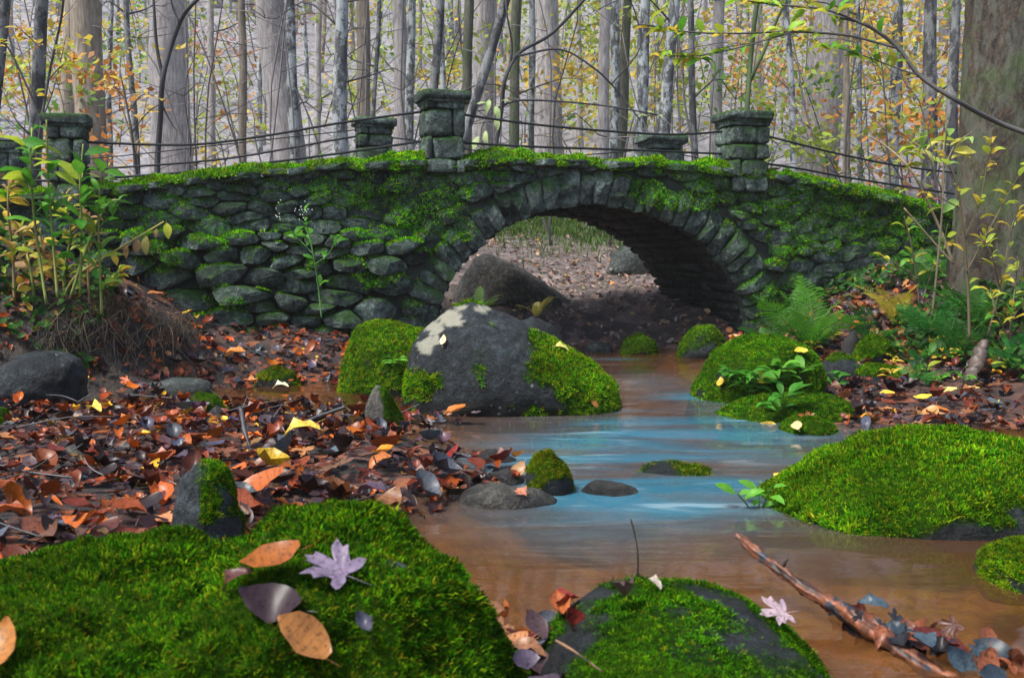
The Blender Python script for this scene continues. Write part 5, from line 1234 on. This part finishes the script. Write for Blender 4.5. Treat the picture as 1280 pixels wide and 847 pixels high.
HB = [('tallest bright green herb of the left bank', [(72, 372), (66, 300), (60, 220), (58, 150)], 16, [GRN, LGR, LGR, GRN], .2),
      ('green herb leaning left beside the tallest herb', [(58, 380), (45, 290), (38, 210), (40, 160)], 12, [GRN, LGR, YGR], .2),
      ('straight yellow green herb before the half hidden pillar', [(100, 368), (102, 290), (100, 230), (104, 180)], 14, [LGR, YGR, GRN], .19),
      ('yellow stalked herb standing right of the other herbs', [(127, 392), (125, 340), (123, 270), (128, 205)], 13, [LGR, YGR, (.16, .34, .04)], .17),
      ('withered yellow herb at the left photo edge', [(18, 378), (16, 320), (10, 260), (12, 215)], 14, [YEL, DRY, YGR, (.5, .36, .1)], .17),
      ('short green herb with nodding tip on the left bank', [(88, 372), (112, 300), (135, 255), (150, 250)], 10, [LGR, GRN], .16),
      ('low yellowing herb at the foot of the tall herbs', [(45, 395), (40, 350), (32, 310), (25, 280)], 14, [YGR, YEL, DRY], .16),
      ('brown dried herb between the green herbs', [(112, 385), (110, 340), (112, 300), (108, 262)], 10, [DRY, YEL, (.3, .14, .05)], .15),
      ('ragged yellow herb between pillar and tallest herb', [(82, 392), (80, 340), (88, 290), (78, 240)], 16, [YGR, YEL, (.5, .5, .06)], .14),
      ('bushy yellowing herb right of the ragged one', [(62, 400), (70, 360), (55, 320), (50, 285)], 18, [YEL, YGR, DRY, ORG], .13),
      ('trailing yellow green herb at the lip of the left bank', [(105, 400), (120, 370), (140, 350), (150, 335)], 14, [YGR, LGR, YEL], .12),
      ('small fresh herb at the edge of the left bank', [(5, 420), (8, 390), (15, 360), (10, 340)], 9, [GRN, LGR], .13)]
for k, (lab, pth, nl, cs, ls) in enumerate(HB):
    stemmed('tall_herb', lab, 'herb', [(pth, 4, 2)], 6.9 + .07 * k, (int(nl * 1.7),), ls * .88, cs, 20 + k, (.20, .24, .05) if k not in (4, 7) else (.26, .17, .07), 'tall herbs on the left bank', droop=.25)
stemmed('dry_stalk', 'arching yellow stalk with hanging withered leaves before the left wall', 'stalk', [([(78, 372), (95, 345), (130, 322), (170, 298), (205, 277)], 3, 2)], 7.3, (0,), .1, [YEL], 31, (.35, .30, .06),
        extra=[(208, 276, 7.3, .15, -1, .12, (.55, .6, .05)), (195, 284, 7.3, 0, -1, .07, DRY), (182, 292, 7.3, .05, -1, .14, (.42, .36, .1)), (172, 297, 7.3, -.05, -1, .11, DRY), (158, 304, 7.3, 0, -1, .10, DRY), (140, 315, 7.3, .3, -.6, .10, YEL)])
stemmed('white_flowered_herb', 'slender green herb with tiny white flowers before the left wall', 'herb', [([(402, 398), (398, 360), (392, 320), (384, 285), (378, 262)], 2.5, 1.5), ([(392, 318), (375, 300), (362, 285)], 1.5, 1), ([(394, 330), (410, 318), (420, 300)], 1.5, 1)], 8.35, (12, 6, 5), .12, [LGR, GRN], 32, (.06, .16, .04), spread=1.2)
g = Geo(); base = P(370, 268, 8.3)
for _ in range(26):
    c = P(r.choice((348, 372, 380)) + r.normal(0, 4), 265 + r.normal(0, 6), 8.33); T, TF = ico(1); g.add(T * .005 + c - base, TF, (.75, .78, .75))
fl = link('flower_heads', g.mesh('flower_heads'), M['straw'], [o for o in bpy.data.objects if o.name == 'white_flowered_herb'][0]); fl['kind'] = 'stuff'
fl.location = Vector(base) - fl.parent.location

# ferns: every frond a part
def frond(L, seed, n=22):
    r = np.random.default_rng(seed); g = Geo(); t = np.linspace(0, 1, n + 3)
    rach = np.stack([t * 0 + .04 * np.sin(t * 3 + seed), t, .35 * t - .5 * t ** 2], 1) * L
    g.add(*tube(rach, np.linspace(.012, .003, n + 3) * L, 4))
    for k in range(2, n + 3):
        s = math.sin(math.pi * (.12 + .85 * t[k])) ** .8 * .27 * L + .01 * L
        for sg in (-1, 1):
            d = np.array((sg, .45, -.12 + r.normal(0, .08))); d /= np.linalg.norm(d); w = np.array((0, 1, 0)) * .0135 * L
            p0 = rach[k]; q = [p0 - w * .6, p0 + w * .6, p0 + d * s * .55 + w + (0, 0, .02 * L), p0 + d * s * .55 - w * .8 + (0, 0, .02 * L), p0 + d * s]
            g.add(np.array(q), np.array([(0, 1, 2), (0, 2, 3), (3, 2, 4)]))
    return g.mesh('frond', False)
FR = [frond(1, s) for s in range(3)]
for me in FR: me.materials.append(M['green'])
def fern(label, px, py, d, L, n, c, seed, lean=None, group='ferns on the banks'):
    r = np.random.default_rng(seed); q = P(px, py, d); q[2] = max(gz(q[0], q[1]), q[2] if lean == 'high' else -9) - .01
    root = thing('fern', label, 'fern', q, 0, group)
    for k in range(n):
        a = 6.28 * k / n + r.normal(0, .25)
        o = link('frond', FR[k % 3], None, root, (0, 0, 0), (R(r.uniform(35, 72)), r.normal(0, .2), a), L * r.uniform(.7, 1.15))
        o.color = (*(np.array(c) * r.uniform(.75, 1.25)), 1)
fern('large bright green fern before the right arch springing', 1012, 402, 8.4, .62, 11, (.08, .27, .015), 1)
fern('smaller green fern left of the large bright fern', 965, 398, 8.6, .42, 7, (.05, .22, .03), 2)
fern('yellow withering fern standing against the right wall', 1120, 385, 8.6, .45, 6, (.55, .46, .05), 3)
fern('blue green fern below the big near trunk', 1200, 420, 7.6, .45, 8, (.05, .20, .03), 4)
fern('dark green fern at the base of the big near trunk', 1222, 372, 7.9, .55, 8, (.05, .18, .02), 5)
fern('green fern half way between yellow fern and big trunk', 1165, 405, 8.0, .42, 9, (.04, .22, .03), 14)
fern('broad green fern right of the broken stump', 1090, 405, 8.3, .40, 9, (.04, .20, .03), 15)
fern('low fern against the wall under the mossy parapet end', 1155, 368, 8.9, .40, 8, (.05, .20, .03), 16)
fern('small fern low on the right bank near the dark log', 1155, 462, 7.0, .28, 6, (.05, .25, .04), 6)
fern('small fern at the right edge of the right bank', 1268, 462, 7.0, .32, 7, (.04, .22, .04), 7)
fern('little fern behind the crown of the largest boulder', 600, 390, 7.7, .22, 7, (.07, .15, .02), 8, 'high')
fern('yellow green little fern right of the boulder crown', 672, 395, 8.8, .2, 6, (.16, .15, .03), 9, 'high')
fern('dry fern at the foot of the slanting arch boulder', 710, 410, 9.6, .22, 5, (.28, .14, .05), 10)
# herbs on the mossy mound and along the right bank
PL = [('island', 905, 478, 'leafy green herb on the left of the mound', GRN), ('island', 930, 490, 'leafy green herb at the front of the mound', LGR), ('island', 955, 478, 'leafy green herb on the middle of the mound', GRN),
      ('island', 985, 470, 'upright green herb on the right of the mound', LGR), ('skirt', 975, 505, 'low herb between mound and low mossy stone', GRN), ('right', 945, 645, 'small green rosette at the tip of the bright boulder', LGR),
      ('mossb', 500, 455, 'bright yellow green sprout on the moss coated boulder', LGR)]
for k, (key, x, y, lab, c) in enumerate(PL):
    q, n_ = on_rock(key, x, y); rr = np.random.default_rng(70 + k); root = thing('leafy_herb', lab, 'herb', q, 0, 'herbs on the mossy rocks')
    for s in range(3):
        tip = np.array((rr.normal(0, .08), -.05 + rr.normal(0, .04), rr.uniform(.06, .14))); sp_ = spline([(0, 0, -.01), tip * .5 + rr.normal(0, .01, 3), tip], 6)
        link('stem', mesh_np('stem', *tube(sp_, .0025, 4)), M['green'], root).color = (.05, .14, .02, 1)
        for _ in range(5 if k < 5 else 3):
            a = rr.uniform(0, 6.28); plant_leaf(root, np.zeros(3), sp_[rr.integers(2, 6)], (math.cos(a), math.sin(a) * .7 - .2, rr.uniform(-.3, .5)), (rr.uniform(.08, .15) if k < 5 else rr.uniform(.05, .085)), np.array(c) * rr.uniform(.7, 1.3), rr.integers(3), rr.normal(0, .3))
for k in range(48):
    rr = np.random.default_rng(100 + k); x, y = rr.uniform(1000, 1275), rr.uniform(375, 500); d = np.interp(y, [390, 500], [8.5, 6.8]); q = P(x, y, d); q[2] = gz(q[0], q[1]) + .01
    ci = k % 4; root = thing('seedling', ['dark green', 'fresh green', 'lime', 'yellow'][ci] + ' seedling in the right bank litter by ' + near(q), 'seedling', q, 0, 'seedlings on the right bank')
    link('stem', mesh_np('stem', *tube(np.array([(0, 0, -.02), (.005, 0, .05), (0, -.01, .1)]), .0025, 4)), M['green'], root).color = (.05, .14, .02, 1)
    for j in range(5):
        a = rr.uniform(0, 6.28); plant_leaf(root, np.zeros(3), np.array((0, 0, rr.uniform(.04, .1))), (math.cos(a), math.sin(a) - .3, rr.uniform(-.1, .5)), rr.uniform(.05, .1), np.array([GRN, LGR, YGR, YEL][ci]) * rr.uniform(.7, 1.2), rr.integers(3))

# low ground cover on both banks
g = Geo(); r = np.random.default_rng(91); n = 5200
x_ = np.where(r.random(n) < .75, r.uniform(2.2, 4.9, n), r.uniform(-4.6, -3.0, n)); y_ = np.where(x_ > 0, r.uniform(6.6, 10.2, n), r.uniform(6.9, 8.4, n)); z_ = ground(x_, y_)
k = (fbm(np.stack([x_ * 1.7, y_ * 1.7, x_ * 0], 1), 3, 44) > -.2) & (z_ > .12); x_, y_, z_ = x_[k], y_[k], z_[k]; n = len(x_)
nn = r.normal(size=(n, 3)) * .5 + (0, -.35, .9); nn /= np.linalg.norm(nn, axis=1)[:, None]
stamp(g, LEAVES[0][0], LEAVES[0][1], np.stack([x_, y_, z_ + r.uniform(.02, .16, n)], 1), frames(nn, r.uniform(0, 6.28, n), np.abs(r.normal(0, .3, n))), r.uniform(.045, .11, n), palette([(.03, .12, .012), (.06, .2, .02), (.02, .075, .01), (.2, .27, .03), (.4, .3, .03)], [4, 3, 4, 1, .5], n, .2, r))
tag(link('ground_cover', g.mesh('ground_cover', False), M['greena']), 'small green leaves of ground cover on both banks', 'ground cover', kind='stuff')

# ------------------------------------------------------------------ sticks, stump, roots
def stick(name, label, pts, radii, c, rough=.12, seed=0, sides=10, cat='branch', group=None):
    q = np.array([P(*p_) for p_ in pts]); base = q.mean(0); s_ = spline(q, 220 if cat == 'branch' else 30)
    rr_ = np.interp(np.linspace(0, 1, len(s_)), np.linspace(0, 1, len(radii)), radii)
    V, F = tube(s_ - base, rr_, sides)
    ctr = np.repeat(s_ - base, sides, 0); V = V + (V - ctr) * (rough * 3 * fbm(V * np.array((30, 30, 12)), 4, seed))[:, None] + (fbm(ctr * 9 + 5, 2, seed) * rr_.max() * .35)[:, None] * np.array((.5, 0, 1))
    cc = np.array(c)[None] * np.clip(1 + .6 * fbm(V * 14, 3, seed) + .5 * fbm(V * 40, 2, seed + 3), .12, 1.9)[:, None]
    if cat == 'branch':
        nr_ = len(s_); an = np.tile(np.linspace(0, 2 * math.pi, sides, endpoint=False), nr_); tt = np.repeat(np.linspace(0, 1, nr_), sides)
        st = fbm(np.stack([np.cos(an) * 2.6, np.sin(an) * 2.6, tt * 9], 1), 4, seed); kn = fbm(np.stack([np.cos(an), np.sin(an), tt * 22], 1), 3, seed + 2)
        V = V + (V - ctr) * (.28 * st + .22 * kn)[:, None]
        cc = np.array(c)[None] * np.clip(.75 + 1.3 * st, .08, 2.2)[:, None]
    if cat == 'branch': cc = np.where((fbm(V * 16 + 9, 3, seed + 7) > .35)[:, None], np.array((.022, .026, .034)), cc)
    return tag(link(name, mesh_np(name, V, F, True, cc), M['wet_wood'], None, base), label, cat, group), s_, base
o, s_, base = stick('fallen_branch', 'wet orange brown fallen branch slanting into the stream at lower right', [(923, 668, 2.9), (970, 708, 2.75), (1030, 752, 2.6), (1090, 790, 2.48), (1150, 828, 2.36), (1220, 870, 2.25)], [.011, .014, .017, .020, .020, .018], (.13, .042, .016), seed=5, sides=26)
link('twig_stub', mesh_np('twig_stub', *tube(np.array([s_[50] - base, s_[50] - base + (.004, -.008, .03), s_[50] - base + (.012, -.01, .04)]), [.006, .005, .003], 6)), M['soil'], o)
stick('twig', 'thin upright twig in the water behind the flat dark boulder', [(797, 722, 2.5), (797, 690, 2.5), (793, 665, 2.5), (788, 648, 2.5)], [.0035, .003, .002], (.05, .03, .025), cat='twig')
stick('twig', 'dark twig leaning in the litter behind the upright stone', [(300, 510, 4.9), (308, 545, 4.75), (322, 585, 4.6)], [.012, .011, .008], (.035, .032, .035), cat='twig')
stick('twig', 'dark stick jutting from the litter toward the wedge stone', [(432, 508, 5.3), (400, 520, 5.3), (370, 532, 5.2)], [.008, .012, .012], (.03, .028, .03), cat='twig')
stick('twig', 'pale thin stick on the right water edge', [(1280, 528, 6.0), (1220, 535, 6.0), (1150, 545, 5.9)], [.006, .008, .006], (.22, .17, .13), cat='twig')
stick('twig', 'thin brown twig lying over the flat dark boulder', [(695, 800, 1.98), (720, 815, 1.93), (752, 838, 1.86)], [.0025, .003, .002], (.22, .12, .06), cat='twig')
stick('dead_log', 'short broken brown log leaning on the right bank', [(1212, 480, 6.9), (1222, 455, 7.05), (1230, 430, 7.2)], [.045, .05, .04], (.07, .05, .04), .15, 3, cat='log')
r = np.random.default_rng(77)
for k in range(34):     # scattered thin twigs in the litter
    d = r.uniform(3.2, 7.0); x = r.uniform(-2.9, -.5); a = r.uniform(0, 3.14); L = r.uniform(.08, .28); z = gz(x, d) + .05
    V, F = tube(spline([(-L * math.cos(a), -L * math.sin(a), 0), (r.normal(0, .02), r.normal(0, .02), r.uniform(.0, .04)), (L * math.cos(a), L * math.sin(a), r.uniform(0, .08))], 7), np.linspace(.004, .002, 7), 4)
    tag(link('twig', mesh_np('twig', V, F, True, np.full((len(V), 3), .05) * r.uniform(.4, 2.5)), M['straw'], None, (x, d, max(z, .03))), ('long' if L > .2 else 'short' if L < .13 else 'thin') + (' level' if abs(math.cos(a)) > .75 else ' slanting') + ' twig lying in the litter by ' + near((x, d, z)), 'twig', 'twigs in the litter')
q = P(1063, 418, 8.0); q[2] = gz(q[0], q[1]) - .03
V, F = tube(np.array([(0, 0, -.05), (.01, 0, .08), (-.01, 0, .18), (.02, 0, .24), (.03, .0, .30)]), [.10, .085, .075, .06, .012], 12, .28, 4)
tag(link('broken_stump', mesh_np('broken_stump', V, F), mat_plain('rotten_wood', (.018, .016, .015), .9, .7, 25), None, q), 'dark broken stump on the right bank below the large fern', 'stump')
# leaf jam piled around the fallen branch at lower right
r = np.random.default_rng(5); n_ = 60
for k in range(n_):
    t_ = r.random(); c = P(np.interp(t_, [0, 1], [1060, 1270]) + r.normal(0, 22), np.interp(t_, [0, 1], [778, 850]) + r.normal(0, 14), np.interp(t_, [0, 1], [2.62, 2.25]) + r.normal(0, .05))
    c[2] = np.clip(c[2], .0, .2)
    cc = np.array([(.03, .045, .06), (.025, .025, .03), (.10, .02, .014), (.09, .025, .014), (.016, .012, .014), (.20, .065, .03), (.045, .07, .09)][r.integers(7)]) * r.uniform(.7, 1.3)
    nn = np.array((r.normal(0, .3), -.5 + r.normal(0, .2), .8)); nn /= np.linalg.norm(nn)
    hue = 'bluish' if cc[2] > cc[0] else 'reddish'
    kd = r.integers(9); where = 'upper end' if t_ < .35 else 'middle' if t_ < .7 else 'lower end'
    hue = hue if max(cc) > .05 else 'blackish'
    lay(c, nn, abs(r.normal(0, .4)), r.uniform(.05, .095), r.uniform(0, 6.28), kd, np.clip(cc, .01, .8), f'{hue} {SHAPE[kd]} leaf in the {where} of the jam beside the fallen branch', 'leaves jammed by the fallen branch')
for k in range(26):     # leaves in the gap between the two foreground boulders and on the midstream bar
    bar = k > 12
    c = P(r.uniform(615, 715), r.uniform(722, 790), 2.35 + r.normal(0, .08)) if not bar else P(r.uniform(510, 600), r.uniform(522, 540), 5.75 + r.normal(0, .1))
    c[2] = r.uniform(.02, .14) if not bar else .02
    cc = np.array([(.20, .03, .02), (.35, .10, .03), (.06, .035, .04), (.30, .14, .07), (.10, .11, .14)][r.integers(5)])
    kd = r.integers(9); hue = 'red' if cc[1] < .032 and cc[0] > .1 else 'orange' if cc[0] > .32 else 'dark' if cc[0] < .08 else 'brown' if cc[0] > .2 else 'grey'
    lay(c, (0, -.4, .9), abs(r.normal(0, .4)), r.uniform(.07, .12), r.uniform(0, 6.28), kd, cc, f'{hue} {SHAPE[kd]} wet leaf on the bar before the largest boulder' if bar else f'{hue} {SHAPE[kd]} wet leaf wedged between the two foreground boulders', 'leaves on the bar' if bar else 'leaves between the foreground boulders')
# roots and dry grass hanging over the undercut left bank
g = Geo()
for k in range(420):
    px_, py_ = r.uniform(60, 240), r.uniform(385, 440); d = np.interp(px_, [60, 240], [7.0, 7.7]) + r.normal(0, .08); q = P(px_, py_, d); q[2] = max(q[2], gz(q[0], q[1] ) + .0)
    L = r.uniform(.08, .38); e = q + np.array((r.normal(0, .1), -r.uniform(.05, .2), -L)); e[2] = max(e[2], .03)
    m_ = (q + e) / 2 + np.array((r.normal(0, .03), -.06, .05))
    c = np.array((.20, .14, .08) if r.random() < .25 else (.03, .022, .016)) * r.uniform(.5, 1.4)
    g.add(*tube(spline([q, m_, e], 5), r.uniform(.0015, .004), 3, cap=False), c)
for k in range(260):    # straw tufts on the lip
    px_, py_ = r.uniform(90, 250), r.uniform(370, 430); d = np.interp(px_, [90, 250], [7.2, 7.9]); q = P(px_, py_, d); q[2] = gz(q[0], q[1])
    e = q + np.array((r.normal(0, .08), -.08 + r.normal(0, .05), r.uniform(.05, .22)))
    g.add(*tube(spline([q, (q + e) / 2 + (0, 0, .03), e], 4), .002, 3, cap=False), np.array((.12, .085, .045)) * r.uniform(.3, 1.2))
tag(link('hanging_roots', g.mesh('hanging_roots', False), M['straw']), 'hair roots and dry grass hanging over the undercut left bank', 'roots', kind='stuff')

# ------------------------------------------------------------------ mist
hz = bpy.data.materials.new('mist'); hz.use_nodes = True; t = hz.node_tree; t.nodes.clear()
ho = t.nodes.new('ShaderNodeOutputMaterial'); pv = t.nodes.new('ShaderNodeVolumePrincipled')
pv.inputs['Color'].default_value = (.96, .97, 1.0, 1); pv.inputs['Density'].default_value = .0009; pv.inputs['Anisotropy'].default_value = .2
t.links.new(pv.outputs[0], ho.inputs['Volume'])
x0, x1, y0, y1, z0, z1 = -122, 122, -24, 162, -2.2, 80
V = np.array([(a, b_, c) for c in (z0, z1) for b_ in (y0, y1) for a in (x0, x1)])
F = np.array([(0, 2, 3, 1), (4, 5, 7, 6), (0, 1, 5, 4), (1, 3, 7, 5), (3, 2, 6, 7), (2, 0, 4, 6)])
tag(link('haze', mesh_np('haze', V, F, False), hz), 'pale morning mist filling the wood', kind='stuff')
